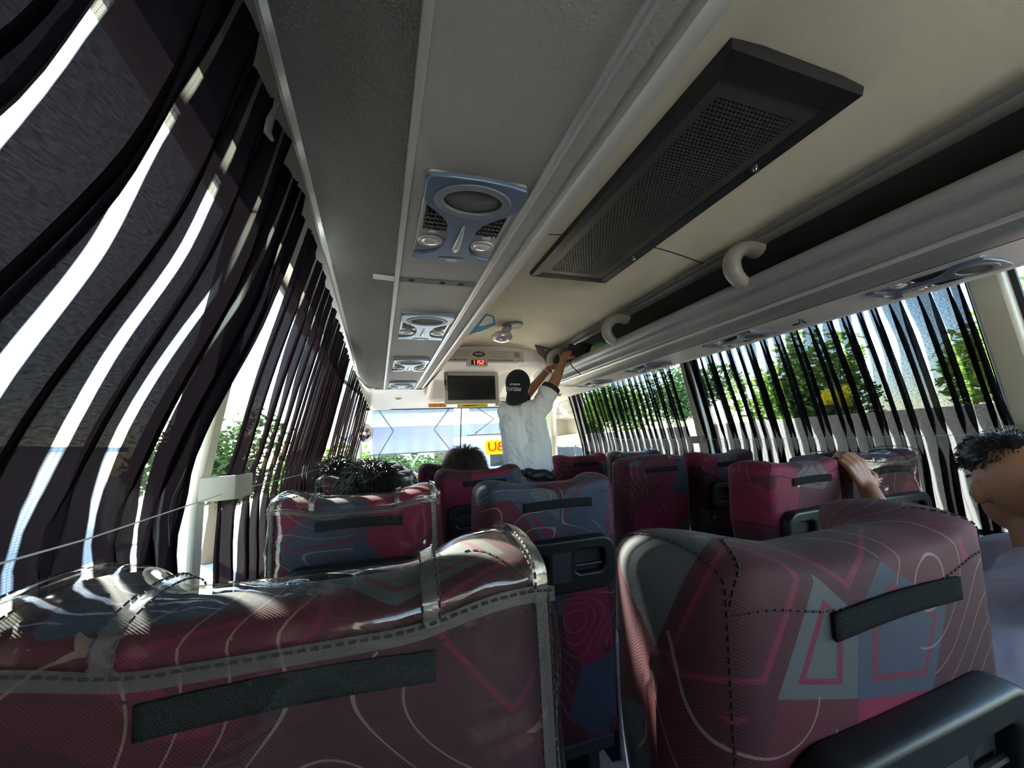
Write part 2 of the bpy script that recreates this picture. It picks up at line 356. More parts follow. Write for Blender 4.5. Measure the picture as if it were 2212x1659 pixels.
def blob(name, prims, voxel, m, parent=None, smooth=6, loc=(0, 0, 0), disp=0.0):
    """one continuous body: tapered limbs and rounded masses fused into a single surface
    prims: ('c', p0, p1, r0, r1) capsule   ('e', centre, radii, Matrix3 or None)"""
    mb = MB()
    for p in prims:
        if p[0] == 'c':
            a, b, r0, r1 = Vector(p[1]), Vector(p[2]), p[3], p[4]; n = 7
            mb.tube([a.lerp(b, k / n) for k in range(n + 1)], [r0 + (r1 - r0) * k / n for k in range(n + 1)], 12)
            mb.ell(a, (r0,) * 3, 12, 8); mb.ell(b, (r1,) * 3, 12, 8)
        else: mb.ell(p[1], p[2], 16, 12, p[3] if len(p) > 3 else None)
    me = mkmesh(name, mb, False); o = bpy.data.objects.new(name, me); COL.objects.link(o)
    r = o.modifiers.new('r', 'REMESH'); r.mode = 'VOXEL'; r.voxel_size = voxel
    s_ = o.modifiers.new('s', 'SMOOTH'); s_.factor = 0.6; s_.iterations = smooth
    dg = bpy.context.evaluated_depsgraph_get(); me2 = bpy.data.meshes.new_from_object(o.evaluated_get(dg))
    bpy.data.objects.remove(o); me2.name = name; me2.shade_smooth()
    if disp:
        me2.calc_loop_triangles() if hasattr(me2, 'calc_loop_triangles') else None
        ns = [v.normal.copy() for v in me2.vertices]
        for v, nn in zip(me2.vertices, ns):
            q = v.co; v.co = q + nn * disp * (noise.noise(Vector((q.x * 22, q.y * 22, q.z * 7))) + 0.5 * noise.noise(Vector((q.x * 45 + q.z * 30, q.y * 45, q.z * 18))))
    me2.materials.clear(); me2.materials.append(m)
    if parent is not None:
        L = world_loc(parent)
        for v in me2.vertices: v.co -= L
    q = bpy.data.objects.new(name, me2); COL.objects.link(q)
    if parent is not None: q.parent = parent
    return q
def sstep(a, b, x):
    t = min(max((x - a) / (b - a), 0), 1); return t * t * (3 - 2 * t)
# ================================================================ the bus body
def Z(z): return z + H
def pr(pts): return [(x, z + H) for x, z in pts]
def put(o, loc, rot=(0, 0, 0)):
    L = world_loc(o.parent) if o.parent else Vector((0, 0, 0)); o.location = Vector(loc) - L; o.rotation_euler = rot; return o
_obj = obj
def obj(name, mb, m, parent=None, **k):
    o = _obj(name, mb, m, parent, **k)
    if parent is not None and parent.get('_w'): o['_w'] = 1
    return o
Y0 = -1.6; YR = 2.97
struct('floor', MB().box(-0.5, 2.37, Y0, 4.9, -0.05, 0.0), floor_m, smooth=False)
# felt ceiling between the two racks, gently arched
cp = [(0.43 + 1.01 * k / 16, 0.845 - 0.062 * ((k / 16 - 0.5) * 2) ** 2) for k in range(17)]
ceil = struct('ceiling', MB().sweep(pr(cp), Y0, 3.20, 30), lining, solid=0.006)
MB_ = MB().sweep(pr([(x, z - 0.004) for x, z in cp]), 1.336, 1.344); obj('ceiling_seam', MB_, rubber, ceil)
# roof skin outside
rp = [(-0.37, 0.64), (-0.38, 0.78), (-0.2, 0.96), (0.4, 1.03), (0.935, 1.05), (1.47, 1.03), (2.07, 0.96), (2.25, 0.78), (2.24, 0.64)]
struct('trim_1', MB().sweep(pr(rp), Y0, 4.7, 3), mat('white painted roof', (0.6, 0.6, 0.6), 0.5), solid=0.02)
def xw(z): return -0.37 + 0.16 * max(0.0, z + 0.08)
def mir(pts): return [(1.87 - x, z) for x, z in pts]
wallc = mat('cream side panel', (0.50, 0.47, 0.38), 0.5, bump=0.12, bscale=400, var=0.08)
def front_in(y):                 # the body narrows towards the windscreen
    return 0.17 * sstep(3.0, 4.75, y)
def side_strip(z0, z1, y0, y1, t, mirror, nz=6, ny=8):
    P = []
    ring = []
    for j in range(ny + 1):
        y = y0 + (y1 - y0) * j / ny; f = front_in(y)
        zz = [z0 + (z1 - z0) * k / nz for k in range(nz + 1)]
        row = [(xw(z) + f, z) for z in zz] + [(xw(z) + f - t, z) for z in zz[::-1]]
        if mirror: row = [(1.87 - x - (0.17 - 0.08) * 0 + 0.0, z) for x, z in row]
        P.append([(x, y, z + H) for x, z in row])
    m_ = MB(); m_.grid(P, cv=True); n = len(P[0]); m_.cap(range(n)); m_.cap([ny * n + k for k in range(n)][::-1]); return m_
wl = struct('wall_left', side_strip(-1.24, -0.46, Y0, 4.75, 0.06, False, ny=30), wallc)
obj('window_header', side_strip(0.60, 0.70, Y0, 4.75, 0.10, False, ny=30), wallc, wl)
wr = struct('wall_right', side_strip(-1.24, -0.46, Y0, 4.75, 0.06, True, ny=30), wallc)
obj('window_header', side_strip(0.60, 0.70, Y0, 4.75, 0.10, True, ny=30), wallc, wr)
PL = [(-1.55, -1.47), (-0.62, -0.54), (1.045, 1.105), (2.93, 2.99), (4.45, 4.74)]
PR = [(-1.55, -1.47), (0.705, 0.80), (2.24, 2.34)]
for y0, y1 in PL: obj('window_pillar', side_strip(-0.46, 0.60, y0, y1, 0.07, False, ny=3), wallc, wl, bevel=0.008)
for y0, y1 in PR: obj('window_pillar', side_strip(-0.46, 0.60, y0, y1, 0.07, True, ny=3), wallc, wr, bevel=0.012)
k = 0
for side, seg in ((False, [(-1.47, -0.62), (-0.54, 1.045), (1.105, 2.93), (2.99, 4.45)]), (True, [(-1.47, 0.705), (0.80, 2.24), (2.34, 3.96)])):
    for y0, y1 in seg:
        k += 1
        fr = MB()
        for a, b, c, d in ((y0, y0 + 0.018, -0.46, 0.60), (y1 - 0.018, y1, -0.46, 0.60), (y0 + .018, y1 - .018, -0.46, -0.44), (y0 + .018, y1 - .018, 0.58, 0.60)):
            q = side_strip(c, d, a, b, 0.015, side, ny=4); fr.add([(v[0] + (0.05 if side else -0.05), v[1], v[2]) for v in q.v], q.f)
        wo_ = struct('window_%d' % k, fr, rubber)
        q = side_strip(-0.44, 0.58, y0 + .018, y1 - .018, 0.004, side, ny=4); g = MB(); g.add([(v[0] + (0.055 if side else -0.055), v[1], v[2]) for v in q.v], q.f)
        obj('glass', g, M_GLASS, wo_)

# unseen rear bulkhead with a window opening, added to darken the near seats
q = MB().box(-0.45, 2.32, Y0 - 0.05, Y0, 0.0, Z(-0.1)).box(-0.45, 2.32, Y0 - 0.05, Y0, Z(0.45), Z(1.0)).box(-0.45, -0.05, Y0 - 0.05, Y0, Z(-0.1), Z(0.45)).box(1.9, 2.32, Y0 - 0.05, Y0, Z(-0.1), Z(0.45))
struct('wall_rear', q, wallc, smooth=False)
# ---------------------------------------------------------------- luggage racks
def closed_sweep(prof, y0, y1):
    m_ = MB(); m_.sweep(pr(prof), y0, y1, 2, closed=True); n = len(prof); m_.cap(range(n)); m_.cap([n + k for k in range(n)][::-1]); return m_
def strip(prof, t, y0, y1):      # a thin moulded strip following a profile, thickness t upwards
    return closed_sweep(prof + [(x, z + t) for x, z in prof[::-1]], y0, y1)
rackL = thing('luggage_rack', 'grey vinyl overhead rack on the left seen from below, with silver trims', 'luggage rack', (0.1, 0.5, Z(0.44)), 'overhead luggage racks', w_=True)
lu = [(-0.118, 0.512), (-0.10, 0.483), (-0.068, 0.457), (-0.035, 0.4435), (0.0, 0.437), (0.042, 0.434)]
lus = [(p.x, p.y) for p in spline([(x, z, 0) for x, z in lu], 4)]
obj('curved_panel', strip(lus, 0.006, Y0, YR), vinyl, rackL)
obj('curtain_rail', strip([(-0.158, 0.64), (-0.155, 0.60), (-0.132, 0.535), (-0.118, 0.512)], 0.004, Y0, YR), creamw, rackL, label='off white board along the curtain top')
obj('trim_strip', strip([(0.042, 0.434), (0.043, 0.430), (0.053, 0.430), (0.054, 0.434)], 0.006, Y0, YR), alu, rackL, label='silver trim strip')
obj('lower_panel', strip([(0.054, 0.434), (0.255, 0.434)], 0.006, Y0, YR), vinylL, rackL)
obj('trim_strip', strip([(0.255, 0.434), (0.256, 0.430), (0.2605, 0.430), (0.2615, 0.432), (0.266, 0.432), (0.267, 0.430), (0.271, 0.430), (0.272, 0.434)], 0.006, Y0, YR), alu, rackL, label='silver trim strip')
obj('edge_band', strip([(0.272, 0.434), (0.300, 0.434), (0.3025, 0.438), (0.309, 0.438), (0.311, 0.434)], 0.006, Y0, YR), vinylL, rackL)
lipL = [(0.311, 0.434), (0.318, 0.433), (0.328, 0.438), (0.338, 0.449), (0.344, 0.458), (0.40, 0.522), (0.44, 0.563), (0.468, 0.590), (0.474, 0.598), (0.462, 0.606), (0.40, 0.60), (0.33, 0.50), (-0.13, 0.53), (-0.14, 0.55), (-0.13, 0.52), (0.0, 0.445), (0.20, 0.441), (0.311, 0.441)]
obj('rack_lip', closed_sweep(lipL, Y0, YR), alu, rackL, ang=25, label='pale rounded rack lip')
obj('joint_strip', strip([(0.0545, 0.4325), (0.254, 0.4325)], 0.001, 0.985, 1.015), vinyl, rackL)
obj('joint_strip', strip([(-0.01, 0.4345), (0.041, 0.432)], 0.001, 0.985, 1.015), creamw, rackL)
for x in (0.085, 0.165, 0.215):
    obj('screw_hole', MB().prism([(px, py) for px, py in ellipse(x, 1.0, 0.0075, 0.006, 14)], Z(0.4310), Z(0.4325)), blackm, rackL)

rackR = thing('luggage_rack', 'open overhead luggage rack on the right with rounded grey lip and dark lining', 'luggage rack', (1.6, 0.5, Z(0.46)), 'overhead luggage racks', w_=True)
YRR = 3.0
lipR = [(1.585, 0.457), (1.552, 0.4575), (1.515, 0.462), (1.490, 0.4695), (1.476, 0.480), (1.4735, 0.487), (1.470, 0.490), (1.459, 0.494), (1.455, 0.500), (1.4545, 0.517), (1.449, 0.537), (1.442, 0.546), (1.434, 0.549), (1.418, 0.556), (1.407, 0.570), (1.401, 0.586), (1.401, 0.597), (1.408, 0.606), (1.420, 0.606), (1.435, 0.592), (1.48, 0.53), (1.56, 0.475), (1.585, 0.465)]
obj('rack_lip', closed_sweep(lipR, Y0, YRR), lipm, rackR, ang=28, label='ridged grey rack lip')
obj('edge_strip', strip([(1.4775, 0.4785), (1.4745, 0.4795), (1.4720, 0.4865), (1.4690, 0.4885)], -0.003, Y0, YRR), alu, rackR, label='bright edge strip')
obj('lower_panel', strip([(1.587, 0.457), (1.850, 0.457), (1.852, 0.453), (1.862, 0.453), (1.870, 0.457), (1.91, 0.464), (1.95, 0.480), (1.985, 0.53), (2.01, 0.60), (2.015, 0.64)], 0.006, Y0, YRR), creamw, rackR)
obj('groove', strip([(1.583, 0.4565), (1.589, 0.4565)], 0.001, Y0, YRR), rubber, rackR)
obj('rack_floor', strip([(1.48, 0.535), (1.60, 0.50), (1.97, 0.535)], 0.004, Y0, YRR), darkline, rackR)
obj('lining', strip([(1.50, 0.765), (1.62, 0.752), (1.80, 0.728), (1.95, 0.69), (2.03, 0.63), (2.06, 0.60)], 0.004, Y0, YRR), darkline, rackR, label='dark lining at the back of the rack')
obj('cove_trim', strip([(1.438, 0.785), (1.440, 0.777), (1.452, 0.772), (1.470, 0.771), (1.475, 0.764), (1.498, 0.758), (1.515, 0.757), (1.520, 0.764)], 0.004, Y0, YRR), mat('grey cove trim', (0.20, 0.195, 0.18), 0.4), rackR)
obj('lining', strip([(0.35, 0.765), (0.25, 0.752), (0.07, 0.728), (-0.08, 0.69), (-0.16, 0.63)], 0.004, Y0, YR), darkline, rackL, label='dark lining above the shelf')
obj('cove_trim', strip([(0.432, 0.785), (0.430, 0.777), (0.40, 0.771), (0.372, 0.758), (0.35, 0.765)], 0.004, Y0, YR), MATS['grey cove trim'], rackL)
# C shaped handles of the right rack
def hoop(y, lab):
    t = thing('rack_bracket', lab, 'bracket', (1.41, y, Z(0.60)), 'cream rack brackets', w_=True)
    pts = [(1.418, y, Z(0.590)), (1.385, y, Z(0.607)), (1.362, y, Z(0.640)), (1.362, y, Z(0.680)), (1.385, y, Z(0.715)), (1.425, y, Z(0.742)), (1.475, y, Z(0.752)), (1.515, y, Z(0.748))]
    sp = spline(pts, 5); n = len(sp)
    R = [0.030 + 0.008 * math.sin(PI * i / (n - 1)) + 0.012 * sstep(0.75, 1.0, i / (n - 1)) for i in range(n)]
    m_ = MB(); m_.tube(sp, R, 14, squash=0.8)
    m_.v = [(v[0], y + (v[1] - y) * 1.0, v[2]) for v in m_.v]
    hm_ = mat('beige bracket plastic', (0.34, 0.31, 0.25), 0.42); obj('arch', m_, hm_, t)
    obj('foot', MB().ell((1.416, y, Z(0.592)), (0.022, 0.024, 0.012)), hm_, t)
    obj('mounting_plate', MB().ell((1.512, y, Z(0.752)), (0.030, 0.028, 0.012)), hm_, t)
hoop(1.13, 'cream curved rack bracket nearest the camera, empty dark rack behind')
hoop(2.06, 'cream curved rack bracket in the middle, just behind the green bag')
hoop(2.93, 'cream curved rack bracket at the front end beside the reaching man\'s arms')

# ---------------------------------------------------------------- overhead speaker panels
def make_panel():
    t = thing('speaker_panel', 'x', 'overhead panel')
    W, L = 0.166, 0.285                      # underside faces -Z; y from near end 0 to far end L
    h0 = 0.0
    base = filled('base_plate', [rrect(-W / 2, W / 2, 0.002, L - 0.002, 0.006)], 0.002, 0.001)
    b = obj('base_plate', base, silver, t); b.location = (0, 0, -0.003)
    def half(s):
        pts = [(0, -0.006), (0.05, -0.003), (0.080, 0.003), (0.084, 0.012), (0.083, 0.060), (0.072, 0.080), (0.050, 0.100), (0.034, 0.120), (0.026, 0.145), (0.023, 0.180), (0.026, 0.215), (0.038, 0.243), (0.060, 0.257), (0.082, 0.262), (0.083, 0.284), (0.0, 0.287)]
        return [(s * x, y) for x, y in pts]
    out = half(1) + half(-1)[::-1][1:-1]
    fa = filled('fascia', [out, ellipse(0, 0.052, 0.060, 0.041, 32)], 0.003, 0.002)
    f = obj('fascia', fa, bluep, t, label='blue speaker surround with narrow waist'); f.location = (0, 0, -0.009)
    rim = filled('speaker_rim', [ellipse(0, 0.052, 0.066, 0.046, 36), ellipse(0, 0.052, 0.055, 0.036, 36)], 0.001, 0.003)
    r = obj('speaker_rim', rim, grey_panel, t); r.location = (0, 0, -0.012)
    m_ = MB(); P = []
    for i in range(9):
        q = i / 8
        P.append([(0.057 * q * math.cos(2 * PI * k / 32), 0.052 + 0.038 * q * math.sin(2 * PI * k / 32), -0.010 - 0.006 * (1 - q * q)) for k in range(32)])
    m_.grid(P, cv=True); obj('speaker_grille', m_, mesh_m, t)
    for s in (-1, 1):
        q = [(s * 0.036, 0.128), (s * 0.044, 0.113), (s * 0.058, 0.098), (s * 0.076, 0.086), (s * 0.076, 0.165), (s * 0.030, 0.168), (s * 0.030, 0.148)]
        vb = obj('air_vent', MB().prism(q, -0.0062, -0.0045), blackm, t, smooth=False)
        sl = MB()
        for k in range(5):
            x = s * (0.040 + 0.0085 * k); y0 = 0.103 + (0.012 if k == 0 else 0) - (0.003 * k)
            sl.box(x - 0.0008, x + 0.0008, y0, 0.164, -0.0105, -0.006)
        obj('slat', sl, rubber, vb, smooth=False); vb.children[0].name = 'vent_slats'
        sl = MB()
        for k in range(4):
            sl.box(*sorted((s * 0.034, s * 0.076)), 0.112 + 0.014 * k, 0.1132 + 0.014 * k, -0.0085, -0.0062)
        obj('cross_slats', sl, silver, vb, smooth=False)
        obj('vent_tab', MB().ell((s * 0.055, 0.172, -0.008), (0.010, 0.004, 0.004)), silver, vb)
        lr = filled('reading_light', [ellipse(s * 0.055, 0.208, 0.0235, 0.0195), ellipse(s * 0.055, 0.208, 0.0195, 0.0155)], 0.001, 0.0022)
        l = obj('reading_light', lr, silver, t); l.location = (0, 0, -0.008)
        obj('lens', MB().ell((s * 0.055, 0.208, 0), (0.020, 0.016, 0.008)), lens_m, l)
        obj('lamp_well', MB().prism([(s * x, y) for x, y in ((0.031, 0.182), (0.080, 0.178), (0.081, 0.256), (0.060, 0.250), (0.041, 0.238), (0.031, 0.218))], -0.0056, -0.0045), grey_panel, t, smooth=False)
    td = MB(); pts = [(0, 0.128 + 0.105 * k / 10, -0.0135 - 0.002 * math.sin(PI * k / 10)) for k in range(11)]
    td.tube(pts, [0.0015 + 0.0075 * (k / 10) ** 0.8 if k < 10 else 0.005 for k in range(11)], 12, squash=0.6); obj('centre_rib', td, silver, t)
    obj('call_button_slot', MB().prism(rrect(-0.030, 0.030, 0.2655, 0.279, 0.003), -0.0152, -0.013), grey_panel, t)
    obj('call_button', MB().prism(rrect(-0.012, 0.012, 0.268, 0.276, 0.002), -0.0165, -0.013), silver, t)
    return t
pan0 = make_panel(); first = True
labsL = ['large blue overhead speaker panel nearest the camera on the left rack', 'second speaker panel on the left rack, ahead of the strip with three holes', 'third speaker panel along the left rack, counted from the camera', 'farthest and smallest speaker panel on the left rack']
labsR = ['speaker panel on the right rack above the nearest curtained window, at the right frame edge', 'second speaker panel on the right rack, beyond the small black hook', 'third speaker panel on the right rack, counted from the camera', 'farthest speaker panel on the right rack, behind the reaching man']
for i in range(4):
    for lab, x, y, z, g in ((labsL[i], 0.160, (0.566, 1.250, 1.925, 2.615)[i], 0.434, 'overhead speaker panels on the left'), (labsR[i], 1.700, (0.556, 1.295, 2.000, 2.680)[i], 0.457, 'overhead speaker panels on the right')):
        t = pan0 if first else tree_copy(pan0); first = False
        t.location = (x, y, Z(z)); t['label'] = lab; t['group'] = g
hk = MB().tube([(1.70, 1.13, Z(0.457)), (1.70, 1.13, Z(0.44)), (1.70, 1.16, Z(0.44))], 0.003, 6)
hk.tube([(1.715, 1.13, Z(0.457)), (1.715, 1.13, Z(0.445)), (1.735, 1.13, Z(0.445))], 0.003, 6)
tag(obj('wall_hook', hk, blackp), 'small black hooks under the right rack between two speaker panels', 'hook')

# ---------------------------------------------------------------- perforated return air grille
g = thing('air_grille', 'long black perforated air conditioning grille on the ceiling', 'air grille', (0.93, 1.1, Z(0.83)), w_=True)
gx0, gx1, gy0, gy1 = 0.712, 1.148, 0.517, 1.707
zt, zb = Z(0.838), Z(0.808)
m_ = MB()
def ringq(m_, a, b, za, zb_):
    A = [(a[0], a[2], za), (a[1], a[2], za), (a[1], a[3], za), (a[0], a[3], za)]; B = [(b[0], b[2], zb_), (b[1], b[2], zb_), (b[1], b[3], zb_), (b[0], b[3], zb_)]
    m_.add(A + B, [(i, (i + 1) % 4, 4 + (i + 1) % 4, 4 + i) for i in range(4)])
o0 = (gx0, gx1, gy0, gy1); o1 = (gx0 + .006, gx1 - .006, gy0 + .006, gy1 - .006); o2 = (gx0 + .045, gx1 - .045, gy0 + .07, gy1 - .03); o3 = (gx0 + .048, gx1 - .048, gy0 + .073, gy1 - .033)
ringq(m_, o0, o1, zt, zb); ringq(m_, o1, o2, zb, zb + .004); ringq(m_, o2, o3, zb + .004, zb + .012)
obj('frame', m_, mat('black painted frame', (0.018, 0.018, 0.019), 0.35, bump=0.05, bscale=500), g, smooth=False)
# plate with real hexagonal holes
px0, px1, py0, py1 = o3[0], o3[1], o3[2], o3[3]; m_ = MB(); zz = zb + 0.009
hx0, hx1, hy0, hy1 = px0 + .028, px1 - .028, py0 + .04, py1 - .035
nx = 21; dx = (hx1 - hx0) / nx; dy = dx * 0.866; ny = int((hy1 - hy0) / dy); hy1 = hy0 + dy * ny
Rr = dx / math.sqrt(3); ri = dx * 0.36
for j in range(ny):
    for i in range(nx - (j % 2)):
        cx = hx0 + dx * (i + 0.5 + 0.5 * (j % 2)); cy_ = hy0 + dy * (j + 0.5)
        A = [(cx + Rr * math.cos(PI / 6 + PI / 3 * k), cy_ + Rr * math.sin(PI / 6 + PI / 3 * k), zz) for k in range(6)]
        B = [(cx + ri * math.cos(PI / 6 + PI / 3 * k), cy_ + ri * math.sin(PI / 6 + PI / 3 * k), zz) for k in range(6)]
        C = [(p[0], p[1], zz + 0.003) for p in B]
        m_.add(A + B + C, [(k, (k + 1) % 6, 6 + (k + 1) % 6, 6 + k) for k in range(6)] + [(6 + k, 6 + (k + 1) % 6, 12 + (k + 1) % 6, 12 + k) for k in range(6)])
platem = mat('dark grey perforated metal', (0.085, 0.078, 0.072), 0.42, metal=0.3, var=0.1)
q = MB(); ringq(q, (px0, px1, py0, py1), (hx0 + dx * 0.45, hx1 - dx * 0.45, hy0 + dy * 0.3, hy1 - dy * 0.3), zz - 0.0006, zz - 0.0006)
m_.add(q.v, q.f)
obj('perforated_plate', m_, platem, g, smooth=False)
obj('filter', MB().box(px0, px1, py0, py1, zz + 0.012, zz + 0.014), blackm, g, smooth=False)  # black sheet added behind the holes as dark backing
for x, y in ((1.118, 0.80), (1.118, 1.42)):
    s_ = obj('latch', MB().tube([(x, y, zb + .004), (x, y, zb - 0.004)], 0.011, 16).tube([(x, y, zb - .004), (x, y, zb - 0.010)], [0.006, 0.005], 10), chrome, g, label='small chrome turn latch')

# ---------------------------------------------------------------- front bulkhead: one moulded heightfield
def bulk_z(x, y):
    xc = min(x, 1.87 - x)
    A = [(2.97, 0.86), (3.205, 0.86), (3.215, 0.70), (3.26, 0.685), (3.34, 0.655), (3.41, 0.650), (3.45, 0.70), (3.80, 0.70), (3.90, 0.66), (4.00, 0.50), (4.06, 0.445), (4.64, 0.452)]
    B = [(2.97, 0.86), (3.205, 0.86), (3.215, 0.72), (3.30, 0.68), (3.42, 0.655), (3.60, 0.610), (3.80, 0.545), (3.98, 0.480), (4.06, 0.452), (4.64, 0.452)]
    def ip(P):
        for (a, b), (c, d) in zip(P, P[1:]):
            if y <= c: return b + (d - b) * (y - a) / (c - a)
        return P[-1][1]
    rec = sstep(0.49, 0.53, x) * (1 - sstep(1.17, 1.22, x))
    mid = ip(B) * (1 - rec) + ip(A) * rec
    eb = 0.36 + 0.05 * sstep(3.0, 3.5, y) - 0.28 * sstep(3.4, 4.05, y)
    side = 1 - sstep(eb - 0.02, eb + 0.05, xc)
    zs = 0.434 + 0.02 * sstep(0.0, 1.87, x)
    edge = 1 - sstep(-0.14, -0.05, xc)
    z = mid * (1 - side) + min(mid, zs) * side
    return z + 0.16 * max(0, (-0.035 - xc) / 0.12) ** 2.0
P = []
NY, NX = 110, 150
for j in range(NY + 1):
    y = 2.98 + (4.64 - 2.98) * j / NY; fi = front_in(y); x0 = -0.155 - 0.03 * 0; x1 = 2.025
    P.append([(x0 + (x1 - x0) * i / NX, y, Z(bulk_z(x0 + (x1 - x0) * i / NX, y))) for i in range(NX + 1)])
wf = struct('wall_front', MB().grid(P), creamw, ang=60, solid=0.004)
obj('rack_end_seal', closed_sweep([(-0.157, 0.63), (-0.133, 0.523), (-0.102, 0.480), (-0.069, 0.453), (-0.035, 0.4395), (0.0, 0.433), (0.318, 0.430), (0.33, 0.434), (0.36, 0.46), (0.474, 0.594), (0.46, 0.60), (0.34, 0.47), (0.31, 0.44), (0.0, 0.443), (-0.06, 0.463), (-0.12, 0.53), (-0.147, 0.63)], 2.967, 2.981), rubber, wf)
# corner plate between rack end and front moulding on the right
q_ = MB().prism([(1.26, 0.835), (1.60, 0.77), (1.60, 0.50), (1.45, 0.48), (1.335, 0.70), (1.29, 0.735)], 3.005, 3.015, 'y'); q_.v = [(v[0], v[1], v[2] + H) for v in q_.v]
obj('corner_plate', q_, vinyl, wf, smooth=False)
for x, z in ((1.36, 0.77), (1.46, 0.765)): obj('rivet', MB().ell((x, 3.004, Z(z)), (0.009, 0.004, 0.009)), alu, wf)

# sign board
sg = thing('sign_board', 'cream notice board with wifi and no smoking symbols above the clock', 'sign', (0.82, 3.185, Z(0.75)), w_=True)
signm = mat('cream sign board', (0.55, 0.49, 0.37), 0.6, var=0.05)
ink = mat('dark ink', (0.035, 0.03, 0.03), 0.7); ink2 = mat('faded brown ink', (0.22, 0.17, 0.10), 0.7)
b = obj('board', MB().box(0.40, 1.225, 3.186, 3.194, Z(0.700), Z(0.800)), signm, sg, smooth=False)
yF = 3.1855
def stick(name, me, m, parent, x, z, y=yF, rz=0.0, flip=False):
    o = obj(name, me, m, parent); put(o, (x, y, Z(z)), (PI / 2, rz, 0)); return o
stick('lettering', text_mesh('lettering', 'BAWAL MAGTINDA MUNA ITLOG MANI SA LOOB NG BUS', 0.019, bold=0.0005, sx=1.22), ink, sg, 0.82, 0.712)
q = MB(); q.add([(0.82 + 0.050 * math.cos(t_ * PI / 16) * (1 + 0.12 * math.cos(2 * t_ * PI / 16)), yF, Z(0.762) + 0.024 * math.sin(t_ * PI / 16)) for t_ in range(32)], [tuple(range(32))])
obj('wifi_symbol', q, ink, sg, smooth=False)
stick('wifi_letters', text_mesh('wifi_letters', 'WiFi', 0.030, bold=0.0008, sx=1.2), signm, sg, 0.818, 0.762, yF - 0.0012)
rg = filled('no_smoking_ring', [ellipse(0, 0, 0.0255, 0.0255), ellipse(0, 0, 0.021, 0.021)], 0.0005, 0); stick('no_smoking_ring', rg, ink, sg, 1.165, 0.762)
q = MB().box(-0.022, 0.022, -0.0022, 0.0022, -0.0004, 0.0004); o = stick('no_smoking_bar', mkmesh('no_smoking_bar', q, False), ink, sg, 1.165, 0.762, rz=0.75)
q = MB().box(-0.014, 0.014, -0.003, 0.003, -0.0004, 0.0004); o = stick('cigarette_symbol', mkmesh('cigarette_symbol', q, False), ink, sg, 1.165, 0.762, rz=-0.5)
q = MB()
for cx, rows in ((0.66, 5), (1.0, 5)):
    for r_ in range(rows):
        x = cx - 0.09 + random.uniform(0, 0.03); xe = cx + 0.09 - random.uniform(0, 0.03)
        while x < xe:
            l_ = random.uniform(0.006, 0.02); q.box(x, x + l_, yF - 0.0002, yF + 0.0006, Z(0.786 - 0.013 * r_), Z(0.789 - 0.013 * r_)); x += l_ + 0.004
obj('small_print', q, ink2, sg, smooth=False)
# clock
ck = thing('digital_clock', 'red digital clock reading 1152 below the notice board', 'clock', (0.80, 3.165, Z(0.685)), w_=True)
obj('case', MB().box(0.712, 0.888, 3.150, 3.215, Z(0.653), Z(0.712)), cream, ck, bevel=0.008)
obj('display', MB().box(0.742, 0.862, 3.1485, 3.151, Z(0.663), Z(0.703)), mat('dark red display', (0.05, 0.004, 0.004), 0.25), ck, smooth=False)
red = mat('red led segment', (0.9, 0.05, 0.03), 0.4, emis=(1.0, 0.07, 0.04), estr=2.2)
SEG = {'1': 'bc', '5': 'afgcd', '2': 'abged'}
for i, ch in enumerate('1152'):
    cx = 0.760 + 0.0275 * i; q = MB(); w_, h_, t_ = 0.0085, 0.0145, 0.0022
    for s_ in SEG[ch]:
        bx = {'a': (-w_, w_, h_ * 2 - t_, h_ * 2 + t_), 'g': (-w_, w_, h_ - t_, h_ + t_), 'd': (-w_, w_, -t_, t_), 'b': (w_ - t_, w_ + t_, h_, 2 * h_), 'c': (w_ - t_, w_ + t_, 0, h_), 'f': (-w_ - t_, -w_ + t_, h_, 2 * h_), 'e': (-w_ - t_, -w_ + t_, 0, h_)}[s_]
        q.box(cx + bx[0], cx + bx[1], 3.1472, 3.1486, Z(0.6685) + bx[2], Z(0.6685) + bx[3])
    obj('digit', q, red, ck, smooth=False)
# monitor
mo = thing('television', 'flat television with cream frame hanging at the front of the bus', 'television', (0.845, 3.60, Z(0.5)), w_=True)
q = MB(); ringq(q, (0, 0, 0, 0), (0, 0, 0, 0), 0, 0); q = MB()
x0, x1, z0, z1 = 0.585, 1.098, 0.382, 0.678
fr = filled('frame', [rrect(x0, x1, z0, z1, 0.010), rrect(x0 + 0.024, x1 - 0.024, z0 + 0.030, z1 - 0.026, 0.002)], 0.010, 0.004)
o = obj('frame', fr, cream, mo); put(o, (0, 3.585, H), (PI / 2, 0, 0))
obj('screen', MB().box(x0 + 0.02, x1 - 0.02, 3.584, 3.590, Z(z0 + 0.025), Z(z1 - 0.02)), mat('television glass', (0.012, 0.012, 0.014), 0.16), mo, smooth=False)
obj('back_shell', MB().box(x0 + 0.01, x1 - 0.01, 3.598, 3.64, Z(z0 + 0.01), Z(z1 - 0.01)), grey_panel, mo, bevel=0.01)
obj('bracket', MB().box(0.80, 0.89, 3.60, 3.66, Z(0.66), Z(0.703)), blackp, mo, smooth=False)
cb = MB(); cb.tube(spline([(0.585, 3.50, Z(0.66)), (0.583, 3.52, Z(0.60)), (0.588, 3.54, Z(0.55)), (0.600, 3.55, Z(0.50))], 5), 0.0035, 6); cb.tube(spline([(0.602, 3.50, Z(0.66)), (0.604, 3.53, Z(0.58)), (0.612, 3.555, Z(0.53))], 5), 0.0035, 6)
cb.tube([(0.583, 3.52, Z(0.60)), (0.585, 3.535, Z(0.55))], 0.009, 8)
tag(obj('cable', cb, blackp), 'black cables hanging beside the television frame', 'cable')
